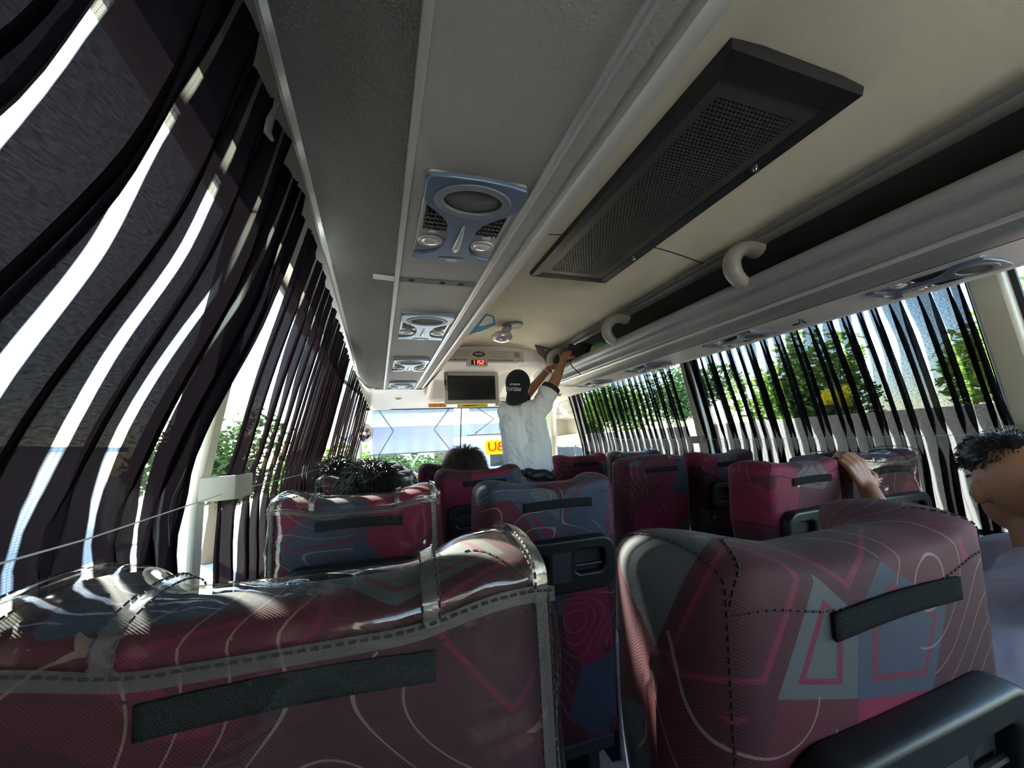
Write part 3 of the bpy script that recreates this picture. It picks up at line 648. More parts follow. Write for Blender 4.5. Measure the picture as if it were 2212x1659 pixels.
# stickers on the strip under the television
def sticker(name, lab, x0, x1, z0, z1, m, y, extra):
    t = thing(name, lab, 'sticker', ((x0 + x1) / 2, y, Z((z0 + z1) / 2)), w_=True)
    obj('film', MB().box(x0, x1, y, y + 0.002, Z(z0), Z(z1)), m, t, smooth=False); extra(t, y - 0.0008); return t
orange = mat('orange sticker', (0.85, 0.24, 0.02), 0.5); yellow = mat('yellow sticker', (0.86, 0.66, 0.02), 0.5); white = mat('white sticker', (0.75, 0.75, 0.78), 0.5); redi = mat('red print', (0.5, 0.03, 0.04), 0.5); navy = mat('navy print', (0.04, 0.05, 0.2), 0.5)
def ex1(t, y):
    q = MB(); lt = mat('pale orange print', (0.9, 0.6, 0.25), 0.5)
    for i in range(3):
        xb = 0.498 + 0.062 * i
        for k in range(4):
            xx = xb + 0.013 * k; q.box(xx, xx + 0.009, y, y + 0.0004, Z(0.408), Z(0.411)); q.box(xx, xx + 0.003, y, y + 0.0004, Z(0.411), Z(0.427)); q.box(xx, xx + 0.009, y, y + 0.0004, Z(0.427), Z(0.430))
            if (i + k) % 2: q.box(xx + 0.006, xx + 0.009, y, y + 0.0004, Z(0.411), Z(0.427))
    obj('print', q, lt, t, smooth=False)
    q = MB()
    for xx in (0.552, 0.614): q.box(xx, xx + 0.002, y, y + 0.0004, Z(0.400), Z(0.438))
    obj('divider', q, redi, t, smooth=False)
sticker('warning_sticker', 'small orange sticker on the front panel, left of the yellow one', 0.490, 0.672, 0.400, 0.438, orange, 4.03, ex1)
def ex2(t, y):
    stick('lettering', text_mesh('lettering', 'COMPLIANCE OF MAXIMUM SPEED LIMIT IS', 0.0145, bold=0.0003), ink, t, 0.945, 0.425, y)
    stick('lettering', text_mesh('lettering', 'REQUIREMENT BY LAW', 0.0145, bold=0.0003), ink, t, 0.925, 0.409, y)
sticker('warning_sticker', 'long yellow notice sticker with black print below the television', 0.785, 1.112, 0.393, 0.439, yellow, 4.03, ex2)
def ex3(t, y):
    obj('logo', MB().prism([(p[0], p[1] + H) for p in ellipse(1.215, 0.417, 0.013, 0.011)], y, y + 0.0006, 'y'), redi, t, smooth=False)
    q = MB()
    for r_, a, b_ in ((0.442, 1.255, 1.335), (0.418, 1.24, 1.33)):
        x = a
        while x < b_: q.box(x, x + 0.007, y, y + 0.0006, Z(r_ - 0.005), Z(r_ + 0.005)); x += 0.009
    obj('print', q, navy, t, smooth=False)
    q = MB().box(1.345, 1.365, y, y + 0.0006, Z(0.42), Z(0.432)); obj('emblem', q, redi, t, smooth=False)
sticker('warning_sticker', 'white sticker with red logo between the television and the black cap', 1.19, 1.375, 0.398, 0.458, white, 4.02, ex3)

# lamps
def oval_lamp(x, y, z, lab):
    t = thing('courtesy_lamp', lab, 'lamp', (x, y, Z(z)), 'small brass lamps on the front moulding', w_=True)
    obj('bezel', MB().ell((x, y, Z(z)), (0.042, 0.035, 0.010)), creamw, t)
    obj('lens', MB().ell((x, y, Z(z - 0.007)), (0.026, 0.026, 0.014)), mat('brass lamp cover', (0.45, 0.36, 0.18), 0.25, metal=0.7), t)
oval_lamp(0.175, 3.49, 0.434, 'small brass oval lamp on the left front moulding'); oval_lamp(1.69, 3.49, 0.45, 'small brass oval lamp on the right front moulding, behind the man')
d = thing('ceiling_lamp', 'round ceiling lamp base with clear oval bulb hanging down', 'lamp', (0.925, 2.45, Z(0.84)), w_=True)
obj('base_disc', MB().tube([(0.920, 2.57, Z(0.845)), (0.920, 2.57, Z(0.833)), (0.920, 2.57, Z(0.828))], [0.075, 0.075, 0.068], 32), MATS['grey cove trim'], d)
obj('bulb', MB().ell((0.857, 2.64, Z(0.765)), (0.078, 0.070, 0.045), 24, 14), lens_m, d, label='clear oval lens')
obj('bulb_holder', MB().tube([(0.90, 2.59, Z(0.83)), (0.87, 2.62, Z(0.79))], [0.025, 0.03], 12), silver, d)
bag = blob('plastic_bag', [('c', (0.455, 2.13, Z(0.61)), (0.52, 2.13, Z(0.655)), 0.020, 0.014), ('c', (0.52, 2.13, Z(0.655)), (0.60, 2.12, Z(0.745)), 0.010, 0.007), ('c', (0.60, 2.12, Z(0.745)), (0.640, 2.12, Z(0.735)), 0.006, 0.006), ('c', (0.640, 2.12, Z(0.735)), (0.648, 2.12, Z(0.69)), 0.006, 0.009), ('c', (0.648, 2.12, Z(0.69)), (0.60, 2.13, Z(0.672)), 0.009, 0.014), ('c', (0.60, 2.13, Z(0.672)), (0.50, 2.13, Z(0.64)), 0.012, 0.016)], 0.004, clear_mat('blue plastic film', (0.35, 0.65, 0.85), 0.3, 0.2, hcol=(0.2, 0.5, 0.7), bump=0.3), disp=0.004)
tag(bag, 'blue plastic bag handle poking out over the left rack lip', 'bag')

# ---------------------------------------------------------------- windscreen
wsn = struct('window_8', MB().box(-0.36, 2.23, 4.66, 4.70, Z(-0.62), Z(-0.58)), rubber, smooth=False)
q = MB().add([(-0.22, 4.80, Z(-0.58)), (2.10, 4.80, Z(-0.58)), (2.06, 4.665, Z(0.46)), (-0.18, 4.665, Z(0.46))], [(0, 1, 2, 3)]); obj('glass', q, M_GLASS, wsn, solid=0.006)
obj('centre_post', MB().tube([(0.925, 4.79, Z(-0.58)), (0.955, 4.655, Z(0.46))], 0.008, 8), rubber, wsn)
obj('frame_top', MB().box(-0.2, 2.08, 4.64, 4.68, Z(0.44), Z(0.47)), rubber, wsn, smooth=False)
for s in (0, 1):
    a = [(-0.235, 4.82, Z(-0.62)), (-0.19, 4.82, Z(-0.62)), (-0.145, 4.65, Z(0.47)), (-0.185, 4.65, Z(0.47))]
    if s: a = [(1.87 - p[0] + 0.05, p[1], p[2]) for p in a]
    q = MB().add(a + [(p[0] - (0.03 if not s else -0.03), p[1] - 0.06, p[2]) for p in a], [(0, 1, 2, 3), (4, 7, 6, 5), (0, 4, 5, 1), (1, 5, 6, 2), (2, 6, 7, 3), (3, 7, 4, 0)])
    obj('side_pillar', q, wallc, wsn)
struct('trim_2', MB().box(-0.30, 2.17, 4.25, 4.86, Z(-1.2), Z(-0.62)), mat('pale dashboard', (0.62, 0.6, 0.56), 0.6), bevel=0.03)
def blind(lab, x0, x1, z0, z1, arms, y=4.60):
    t = thing('sun_blind', lab, 'sun blind', ((x0 + x1) / 2, y, Z(z1)), 'roller blinds on the windscreen', w_=True)
    P = []
    for j in range(13):
        z = z1 + (z0 - z1) * j / 12; yy = y + 0.10 * (0.46 - z) / 1.0
        P.append([(x0 + (x1 - x0) * i / 40, yy + 0.006 * math.sin(i * 0.9) * (j / 12) ** 2, Z(z)) for i in range(41)])
    obj('fabric', MB().grid(P), M_BLIND, t)
    obj('bottom_bar', MB().tube([(x0 - 0.03, y + 0.10 * (0.46 - z0), Z(z0)), (x1 + 0.02, y + 0.10 * (0.46 - z0), Z(z0))], 0.007, 8), grey_panel, t)
    xm = (x0 + x1) / 2; obj('pull_tab', MB().box(xm - 0.04, xm + 0.04, y + 0.10 * (0.46 - z0) - 0.006, y + 0.10 * (0.46 - z0) + 0.006, Z(z0 - 0.025), Z(z0 - 0.005)), grey_panel, t, bevel=0.003)
    for a in arms:
        obj('folding_arm', MB().tube([(p[0], y + 0.10 * (0.46 - p[1]) - 0.015, Z(p[1])) for p in a], 0.006, 6), mat('grey arm metal', (0.12, 0.12, 0.12), 0.4, metal=0.5), t)
blind('wide lavender roller blind covering the left windscreen half', -0.055, 0.855, -0.055, 0.445, [[(0.01, 0.44), (0.17, 0.20), (0.02, -0.05)], [(0.80, 0.44), (0.62, 0.20), (0.80, -0.04)]])
blind('shorter lavender roller blind half covering the right windscreen', 1.035, 1.95, 0.115, 0.445, [[(1.13, 0.44), (1.34, 0.30), (1.10, 0.13)], [(1.85, 0.44), (1.64, 0.30), (1.87, 0.13)]])
bs = thing('windscreen_sign', 'yellow destination sign with orange letters reversed, stuck low on the windscreen', 'sign', (1.5, 4.68, Z(-0.04)), w_=True)
yq = 4.715
ym = mat('bright yellow film', (0.95, 0.62, 0.02), 0.5, emis=None); om = mat('orange lettering', (0.85, 0.13, 0.01), 0.5)
def lit(m_, c):
    nt = m_.node_tree; p = [n for n in nt.nodes if n.type == 'BSDF_PRINCIPLED'][0]; out = [n for n in nt.nodes if n.type == 'OUTPUT_MATERIAL'][0]
    t = nt.nodes.new('ShaderNodeBsdfTranslucent'); t.inputs[0].default_value = (*c, 1); s = nt.nodes.new('ShaderNodeMixShader'); s.inputs[0].default_value = 0.6
    nt.links.new(p.outputs[0], s.inputs[1]); nt.links.new(t.outputs[0], s.inputs[2]); nt.links.new(s.outputs[0], out.inputs[0])
lit(ym, (0.95, 0.6, 0.02)); lit(om, (0.85, 0.13, 0.01))
obj('film', MB().box(1.250, 1.72, yq, yq + 0.001, Z(-0.125), Z(0.045)), ym, bs, smooth=False)
me = text_mesh('lettering', 'BU', 0.155, bold=0.004, sx=-1.12, align='RIGHT'); me.flip_normals()
o = obj('lettering', me, om, bs, label='reversed orange letters BU'); put(o, (1.275, yq - 0.003, Z(-0.04)), (PI / 2, 0, 0))
# convex mirror and left front things
mi = thing('convex_mirror', 'round convex mirror with beige rim at the left of the windscreen', 'mirror', (-0.125, 4.36, Z(0.18)), w_=True)
Mr = Matrix.Rotation(math.radians(14), 3, 'Z')
obj('mirror_glass', MB().ell((-0.125, 4.36, Z(0.18)), (0.080, 0.022, 0.088), 24, 16, Mr), chrome, mi)
obj('rim', MB().tube([Vector((-0.125, 4.362, Z(0.18))) + Mr @ Vector((0.083 * math.cos(t_ * PI / 16), 0.004, 0.091 * math.sin(t_ * PI / 16))) for t_ in range(33)], 0.006, 8, caps=False), cream, mi)
obj('mirror_arm', MB().tube([(-0.16, 4.44, Z(0.18)), (-0.20, 4.50, Z(0.24))], 0.008, 8), blackp, mi)
pb = thing('shelf_box', 'cream slotted plastic box on the left windscreen pillar', 'box', (-0.17, 4.42, Z(-0.02)), w_=True)
obj('body', MB().box(-0.215, -0.15, 4.36, 4.42, Z(-0.11), Z(0.075)), cream, pb, bevel=0.008)
# right front service panel with niche
q = MB(); xa = 2.20
def fx_(y): return 2.215 - 0.06 * (y - 3.96) / 0.74
def pq(y0, y1, z0, z1, dx=0.0, dx2=None):
    return [(fx_(y0) + dx, y0, Z(z0)), (fx_(y1) + dx, y1, Z(z0)), (fx_(y1) + dx, y1, Z(z1)), (fx_(y0) + dx, y0, Z(z1))]
ny0, ny1, nz0, nz1 = 4.12, 4.58, 0.055, 0.275; wy0, wy1, wz0, wz1 = 4.02, 4.60, -0.30, -0.06
for a in ((3.96, 4.72, nz1, 0.62), (3.96, ny0, nz0, nz1), (ny1, 4.72, nz0, nz1), (3.96, 4.72, wz1, nz0), (3.96, wy0, wz0, wz1), (wy1, 4.72, wz0, wz1), (3.96, 4.72, -1.24, wz0)):
    q.add(pq(*a), [(0, 1, 2, 3)])
svc = struct('wall_service', q, wallc, solid=0.01, smooth=False)
q = MB(); A = pq(ny0, ny1, nz0, nz1); B = pq(ny0 + 0.03, ny1 - 0.03, nz0 + 0.02, nz1 - 0.02, 0.12)
q.add(A + B, [(4, 5, 6, 7)] + [(i, (i + 1) % 4, 4 + (i + 1) % 4, 4 + i) for i in range(4)])
obj('niche', q, wallc, svc, smooth=False)
q = MB(); q.tube([(fx_(4.15) - 0.004, 4.15, Z(0.33)), (fx_(4.58) - 0.004, 4.58, Z(0.33)), (fx_(4.46) - 0.004, 4.46, Z(0.47)), (fx_(4.28) - 0.004, 4.28, Z(0.48)), (fx_(4.15) - 0.004, 4.15, Z(0.33))], 0.006, 6)
obj('pressed_outline', q, mat('khaki moulding', (0.34, 0.32, 0.25), 0.5), svc)
q = MB(); q.tube([(fx_(4.02) - 0.004, 4.02, Z(-0.06)), (fx_(4.6) - 0.004, 4.6, Z(-0.06))], 0.010, 6)
for yy in (4.02, 4.18, 4.60): q.tube([(fx_(yy) - 0.004, yy, Z(-0.06)), (fx_(yy) - 0.004, yy, Z(-0.30))], 0.009, 6)
obj('small_window_frame', q, grey_panel, svc)
q = MB().add(pq(wy0, wy1, wz0, wz1, 0.01), [(0, 1, 2, 3)]); obj('small_window_glass', q, M_GLASS, svc, smooth=False)

# ---------------------------------------------------------------- curtains, cords, brackets
def xc(z):
    if z > -0.08: t_ = (z + 0.08) / 0.72; return -0.345 + 0.170 * (0.85 * t_ + 0.15 * t_ * t_)
    return -0.345 - 0.005 * math.sin(min(1, (-0.08 - z) / 0.2) * PI)
def curtain(lab, mirror, ya, yb, seed, m, ea=None, eb=None, P0=0.082, zbot=-0.62, A0=0.022, uoff=0.36, ov=0.21, hem=(0.5, 0.8)):
    rnd = random.Random(seed); ph = []; per = 18; t_ = 0.0; n = int((yb - ya) / P0 * 18); phs = [0.0]; amps = []
    cur = 0.0; k = 0; pers = [P0 * rnd.uniform(0.65, 1.5) for _ in range(400)]; am = [rnd.uniform(0.55, 1.35) for _ in range(400)]
    ys = []; i = 0; y = ya
    rows = 34; zt0 = 0.640
    cols = []
    while y < yb:
        Pk = pers[i]
        for s in range(16):
            cols.append((y + Pk * s / 16, i + s / 16.0, Pk, am[i] * (1 - s / 16) + am[i + 1] * s / 16))
        y += Pk; i += 1
    Yend = cols[-1][0]
    mb = MB(); grid = []; uvs = []; u = 0.0; prev = None
    for (yy, p, Pk, a) in cols:
        col_ = []
        for j in range(rows + 1):
            v = j / rows; z = zt0 - 0.022 * abs(math.sin(PI * p * 0.5 + seed)) * (1 if j == 0 else 0)
            z = z + (zbot - z) * v
            g_ = 0.45 + 0.55 * sstep(0.61, 0.35, z)                       # gathered at the rail
            g_ *= 1 - 0.62 * math.exp(-((z + 0.08) / 0.05) ** 2)           # pressed by the cord
            wob = 0.15 * noise.noise(Vector((p * 0.35 + seed, z * 1.1, seed * 1.7)))
            ang = 2 * PI * (p + wob)
            off = A0 * a * g_ * (math.sin(ang) + 0.25 * math.sin(2 * ang + seed))
            dy = ov * Pk * math.sin(2 * ang) * g_
            f = (yy - ya) / (Yend - ya)
            s0 = ea(z) if ea else 0; s1 = eb(z) if eb else 0
            y_ = yy + dy + s0 * (1 - f) + s1 * f
            x = xc(z) + off + (0 if mirror else front_in(y_)) + (front_in(y_) if mirror else 0) * 0.6
            if mirror: x = 1.87 - x
            col_.append((x, y_, Z(z)))
        if prev is not None: u += (Vector(col_[18]) - Vector(prev)).length
        prev = col_[18]; grid.append(col_); pn = (p if hem[0] <= p <= cols[-1][1] - hem[1] else None); uvs += [(((p + uoff) if pn is not None else round(p) - 0.1675) * 0.088, (zt0 + (zbot - zt0) * j / rows)) for j in range(rows + 1)]
    mb.grid(grid); mb.uv = uvs
    return tag(obj('curtain', mb, m, ang=180), lab, 'curtain', 'pleated black window curtains')
curtain('black pleated curtain nearest the camera on the left, filling the left edge', False, -1.30, 1.02, 3, M_CURL, eb=lambda z: 0.05 * sstep(0.0, 0.5, z) - 0.10 * sstep(0.35, -0.05, z) + 0.03 * sstep(-0.1, -0.3, z), P0=0.095, A0=0.024)
curtain('black pleated curtain in the middle of the left side, behind the beige bracket', False, 1.095, 2.86, 5, M_CURL2, ea=lambda z: 0.035 * sstep(0.12, 0.5, z) - 0.02 * sstep(0.0, -0.3, z), eb=lambda z: -0.08 * sstep(0.2, -0.08, z), P0=0.085, A0=0.011, ov=0.12, uoff=0.45, hem=(1.7, 0.8))
curtain('black pleated curtain farthest forward on the left, beside the convex mirror', False, 3.10, 4.30, 9, M_CURL2, eb=lambda z: -0.10 * sstep(0.3, -0.3, z), P0=0.09, A0=0.008, ov=0.08, uoff=0.45)
curtain('dark see-through curtain on the near right window, trees showing through', True, 0.775, 2.22, 12, M_CURR, P0=0.075, uoff=0.30)
curtain('dark see-through curtain on the far right window', True, 2.36, 3.93, 14, M_CURR, P0=0.075, A0=0.012, uoff=0.35)
def cord(lab, pts): return tag(obj('cord', MB().tube(pts, 0.0011, 5), cord_m), lab, 'cord', 'thin cords holding the curtains')
cord('thin cord stretched across the near left curtain', [(-0.322, 0.0, Z(-0.075)), (-0.312, 0.6, Z(-0.083)), (-0.322, 1.05, Z(-0.078))])
cord('thin cord stretched across the middle left curtain', [(-0.320, 1.10, Z(-0.078)), (-0.308, 2.0, Z(-0.088)), (-0.312, 2.94, Z(-0.085))])
cord('thin cord stretched across the near right curtain', [(2.192, 0.74, Z(-0.060)), (2.180, 1.5, Z(-0.058)), (2.192, 2.28, Z(-0.045))])
cord('thin cord stretched across the far right curtain to the service panel', [(2.192, 2.30, Z(-0.045)), (2.180, 3.2, Z(-0.02)), (2.17, 4.2, Z(0.06))])
def bracket(lab, y, z, mirror, wy=0.06):
    q = lambda x: (1.87 - x) if mirror else x
    t = thing('curtain_bracket', lab, 'bracket', (q(-0.36), y, Z(z)), 'beige curtain cord brackets', w_=True)
    bm_ = mat('khaki plastic', (0.20, 0.185, 0.14), 0.45)
    def ubox(o1): return [(q(p[0]), p[1]) for p in o1]
    outer = [(-0.366, y - 0.055), (-0.318, y - 0.055), (-0.300, y - 0.045), (-0.292, y - 0.02), (-0.292, y + 0.055), (-0.298, y + 0.062), (-0.304, y + 0.055), (-0.304, y - 0.015), (-0.312, y - 0.035), (-0.325, y - 0.042), (-0.366, y - 0.042)]
    obj('clip', MB().prism(ubox(outer), Z(z - 0.026), Z(z + 0.026)), bm_, t, bevel=0.002)
    obj('mounting_pad', MB().prism(ubox([(-0.372, y - 0.05), (-0.360, y - 0.05), (-0.360, y + 0.05), (-0.372, y + 0.05)]), Z(z - 0.022), Z(z + 0.022)), bm_, t, bevel=0.002)
bracket('large beige bracket on the left window pillar behind the second seat', 1.10, -0.066, False)
bracket('small distant beige bracket on the forward left pillar', 2.96, -0.09, False)
bracket('beige bracket on the near right window pillar, at the right frame edge', 0.735, -0.055, True)
bracket('small beige bracket on the middle right window pillar', 2.29, -0.045, True)
hb = MB(); hb.tube([(-0.155, 0.66, Z(0.575)), (-0.168, 0.67, Z(0.55)), (-0.172, 0.675, Z(0.53)), (-0.165, 0.68, Z(0.52))], [0.004, 0.006, 0.006, 0.003], 8)
tag(obj('curtain_hook', hb, grey_panel), 'loose grey plastic hook hanging from the left curtain rail', 'hook')
# ================================================================ seats
SHW = 0.215; STOP = 1.120
def make_P(hw, dip=0.015, arch=False, grow=0.0):
    def P(s, v, extra=0.0):
        g = grow + extra
        a = abs(s); X0 = hw * s
        wing = sstep(0.34, 0.78, a)
        top = STOP + (dip * wing if not arch else 0.018 * (1 - a * a)) + g
        re = 0.048; q = max(0.0, (abs(X0) - (hw - re)) / re); k = 1 - math.sqrt(max(0.0, 1 - min(q, 1) ** 2))
        top -= 0.040 * k
        zb = 0.40
        ah = 0.024
        if v < 0.4: z = zb + (top - ah - zb) * (v / 0.4); side = 0
        elif v <= 0.6: th = (v - 0.4) / 0.2 * PI; z = top - ah + ah * math.sin(th)
        else: z = zb + (top - ah - zb) * ((1 - v) / 0.4)
        T = 0.100 + (0.070 * wing) * sstep(0.62, 0.95, z)
        if arch: T = 0.12 + 0.04 * wing
        yr = 0.10 * max(0.0, 1.10 - z) + 0.012 * a ** 3 - 0.006 * math.sin(PI * min(1, max(0, (z - .5) / .6)))
        yf = yr + T + 0.02 * sstep(0.9, 0.6, z)
        yc = (yr + yf) / 2; hT = (yf - yr) / 2 * (1 - 0.80 * k) + g
        if v < 0.4: y = yc - hT
        elif v <= 0.6: th = (v - 0.4) / 0.2 * PI; y = yc - hT * math.cos(th)
        else: y = yc + hT
        hx = X0 * (1 - 0.05 * sstep(0.95, 0.6, z)) + (g if s > 0 else -g) * sstep(0.6, 1.0, a)
        hx += 0.006 * s * math.sin(PI * min(1, max(0, (z - 0.55) / 0.6)))
        return Vector((hx, y, z))
    return P
def srange(a, b, n, ends=True):
    if not ends: return [a + (b - a) * i / n for i in range(n + 1)]
    return [math.sin((-1 + 2 * i / n) * PI / 2) for i in range(n + 1)]
def patch(P, s0, s1, v0, v1, ns, nv, extra):
    return [[P(s0 + (s1 - s0) * i / ns, v0 + (v1 - v0) * j / nv, extra) for j in range(nv + 1)] for i in range(ns + 1)]
def dashes(mb, pts, d=0.0055, gap=0.0035, r=0.0011):
    # evenly spaced stitches along a polyline
    acc = 0.0; segs = []; L = []
    for a, b in zip(pts, pts[1:]): L.append((b - a).length)
    tot = sum(L); t = 0.0
    def at(x):
        for (a, b), l in zip(zip(pts, pts[1:]), L):
            if x <= l: return a.lerp(b, x / max(l, 1e-9))
            x -= l
        return pts[-1]
    while t < tot - d:
        p, q = at(t), at(t + d); mb.tube([p, q], r, 4); t += d + gap
def make_seat(hw=SHW, covered=False, handle=True, arch=False):
    t = thing('bus_seat', 'x', 'seat')
    P = make_P(hw, arch=arch)
    m_ = MB(); m_.grid([[P(s, v / 60) for v in range(61)] for s in srange(-1, 1, 44)])
    n = 61; m_.cap(range(n)); m_.cap([44 * n + k for k in range(n)][::-1])
    m_.f.append(tuple(i * n for i in range(45)) + tuple(i * n + 60 for i in range(44, -1, -1)))
    obj('backrest', m_, FAB, t, ang=70)
    th = MB()
    sv = 0.88
    if True:
        dashes(th, [P(-sv + 2 * sv * i / 40, 0.385, 0.0006) for i in range(41)])
        for s in (-sv, sv):
            dashes(th, [P(s, 0.06 + (0.385 - 0.06) * i / 20, 0.0006) for i in range(21)])
            dashes(th, [P(s, 0.385 + 0.2 * i / 14, 0.0006) for i in range(15)])
            dashes(th, [P(s * (1 - 0.30 * i / 14), 0.385 + 0.10 * math.sin(i / 14 * PI / 2), 0.0006) for i in range(15)])
        obj('stitching', th, thread, t, smooth=False)
    # hook and loop strip on the rear face
    def rear(x, z, e):
        s = x / hw
        lo, hi = 0.0, 0.4
        for _ in range(18):
            mid = (lo + hi) / 2
            if P(s, mid).z < z: lo = mid
            else: hi = mid
        q = P(s, lo); return Vector((x, q.y - e, q.z))
    G = MB()
    for e, cw in ((0.0035, 0),):
        G.grid([[rear(-0.095 + 0.21 * i / 24, 1.046 + 0.024 * j / 4 + 0.004 * math.sin(i / 24 * PI), e) for j in range(5)] for i in range(25)])
    obj('velcro_strip', G, velcro, t, solid=0.003)
    if handle:
        zc = STOP - 0.225; y0 = rear(0, zc, 0).y
        me = filled('grab_handle', [rrect(-0.165, 0.165, -0.066, 0.066, 0.040, 8), rrect(-0.142, -0.034, -0.030, 0.046, 0.026, 8)[::-1], rrect(0.034, 0.142, -0.030, 0.046, 0.026, 8)[::-1], rrect(-0.011, 0.011, -0.026, 0.022, 0.004)[::-1]], 0.010, 0.007)
        h = obj('grab_handle', me, blackp, t); h.location = (0, y0 - 0.013, zc); h.rotation_euler = (PI / 2 + 0.10, 0, 0)
        bk = obj('recess', MB().box(-0.150, 0.150, -0.052, 0.054, -0.012, -0.005), blackm, h, smooth=False)
        for s in (-1, 1):
            obj('inner_lip', MB().tube([(s * 0.046, -0.006, 0.002), (s * 0.130, -0.006, 0.002)], 0.0045, 8), blackp, h)
        obj('label_plate', MB().prism(rrect(-0.028, 0.028, -0.040, 0.040, 0.004), 0.016, 0.0175), rubber, h)
    # cushion, shell, legs
    cu = MB(); N = 14
    ring = []
    for i in range(N + 1):
        y = 0.10 + 0.45 * i / N; k = 1 - 0.25 * (abs(i / N - 0.5) * 2) ** 6
        ring.append([(x * hw * (1 - 0.06 * (1 - k) * 4), y, 0.40 + 0.055 * zz * k + 0.012 * math.cos(x * 1.4)) for x, zz in ((-0.98, -0.6), (-1, 0), (-0.96, 0.7), (-0.85, 1), (-0.4, 1.0), (0, 0.96), (0.4, 1.0), (0.85, 1), (0.96, 0.7), (1, 0), (0.98, -0.6), (0, -0.8))])
    cu.grid(ring, cv=True); cu.cap(range(12)); cu.cap([N * 12 + k for k in range(12)][::-1])
    obj('seat_cushion', cu, FAB, t, ang=60)
    obj('seat_pan', MB().box(-hw * 0.92, hw * 0.92, 0.12, 0.52, 0.32, 0.365), rubber, t, bevel=0.01)
    for s in (-1, 1):
        x = s * hw * 0.98; a, b = sorted((x, x + s * 0.022))
        o_ = [(0.10, 0.62), (0.135, 0.66), (0.18, 0.64), (0.22, 0.40), (0.30, 0.30), (0.28, 0.24), (0.18, 0.235), (0.12, 0.28)]
        obj('side_panel', MB().prism(o_, a, b, 'x'), grey_panel, t, bevel=0.005)
        obj('leg', MB().box(s * hw * 0.7 - 0.02, s * hw * 0.7 + 0.02, 0.18, 0.44, 0.0, 0.33), rubber, t, bevel=0.005)
    if covered:
        C = make_P(hw, arch=arch, grow=0.006)
        m_ = MB(); S = srange(-1, 1, 52); grid = []
        for s in S:
            row = []
            for k in range(57):
                v = 0.14 + 0.72 * k / 56; q = C(s, v)
                w_ = noise.noise(Vector((q.x * 9, q.y * 9, q.z * 26))) * 0.0045 + noise.noise(Vector((q.x * 30, q.y * 20, q.z * 30))) * 0.0012
                row.append(C(s, v, max(-0.003, w_)))
            grid.append(row)
        m_.grid(grid); obj('plastic_cover', m_, M_PLAST, t, ang=180, label='clear vinyl cover over the top of the seat')
        bd = MB()
        bd.grid(patch(C, -0.93, 0.93, 0.3862, 0.3940, 60, 3, 0.004))
        for s in (-0.47, 0.47): bd.grid(patch(C, s - 0.03, s + 0.03, 0.390, 0.60, 3, 20, 0.0045))
        for s in (-0.86, 0.86): bd.grid(patch(C, s - 0.025, s + 0.025, 0.14, 0.392, 3, 24, 0.0045)); bd.grid(patch(C, s - 0.03, s + 0.03, 0.392, 0.60, 3, 20, 0.0045))
        obj('cover_binding', bd, M_BAND, t, ang=180, label='dull stitched binding of the vinyl cover')
        st = MB()
        dashes(st, [C(-0.93 + 1.86 * i / 50, 0.391, 0.0055) for i in range(51)])
        for s in (-0.47, 0.47):
            for e in (-0.030, 0.030): dashes(st, [C(s + e, 0.392 + 0.2 * i / 16, 0.0055) for i in range(17)])
        for s in (-0.86, 0.86):
            dashes(st, [C(s + 0.024, 0.15 + 0.24 * i / 30, 0.0055) for i in range(31)])
            dashes(st, [C(s - 0.024, 0.392 + 0.2 * i / 16, 0.0055) for i in range(17)])
        obj('cover_stitching', st, thread, t, smooth=False)
    return t
sA = make_seat(); sB = make_seat(covered=True); sC = make_seat(handle=False, arch=True)
used = set()
GL = 'patterned seats left of the aisle'; GR = 'patterned seats right of the aisle'
def place_seat(proto, x, y, lab, g_, rec=0.0, yaw=0.0):
    t = proto if proto.name not in used else tree_copy(proto); used.add(proto.name)
    t.location = (x, y, 0); t['label'] = lab; t['group'] = g_; t.rotation_euler = (rec, 0, yaw); return t
sB1 = make_seat(hw=0.236, covered=True); sA1 = make_seat(hw=0.228)
place_seat(sB1, -0.068, 0.375, 'nearest window seat at bottom left, under a shiny clear vinyl cover', GL, yaw=-0.07)
place_seat(sA1, 0.490, 0.278, 'nearest aisle seat at bottom right, bare cloth with dark strip', GL, yaw=0.02)
place_seat(sB, -0.052, 1.11, 'vinyl covered window seat in the second row, tousled black hair above it', GL, yaw=-0.10)
place_seat(sA, 0.480, 1.06, 'uncovered seat in the second row left of the aisle, behind the conductor', GL, yaw=-0.02)
place_seat(sB, -0.045, 1.88, 'dark vinyl covered window seat in the third row, half hidden by black hair', GL, yaw=-0.1)
place_seat(sA, 0.478, 1.87, 'third row seat left of the aisle with brown hair above it', GL)
place_seat(sB, -0.040, 2.67, 'vinyl covered window seat in the fourth row left', GL)
place_seat(sA, 0.478, 2.66, 'fourth row red aisle seat on the left, ahead of the brown hair', GL)
place_seat(sB, -0.050, 3.44, 'farthest vinyl covered window seat on the left, close to the windscreen', GL)
place_seat(sA, 1.432, 1.00, 'seat right of the aisle with torn cream patch and black cup handle', GR, yaw=0.06)
place_seat(sB, 1.908, 1.02, 'shiny vinyl covered seat by the right window, hand on its left', GR, yaw=-0.04)
place_seat(sC, 1.432, 1.78, 'aisle seat on the right with arched top, heart-like line pattern, no handle', GR)
place_seat(sA, 1.900, 1.76, 'window seat on the right, just behind the arched aisle seat\'s shoulder', GR)
place_seat(sA, 1.432, 2.60, 'farthest seat on the right of the aisle, just beside the conductor', GR)
place_seat(sB, 1.900, 2.58, 'vinyl covered seat by the far right window', GR)
place_seat(sA, 1.432, 0.20, 'seat under the man in lilac at the right frame edge', GR)
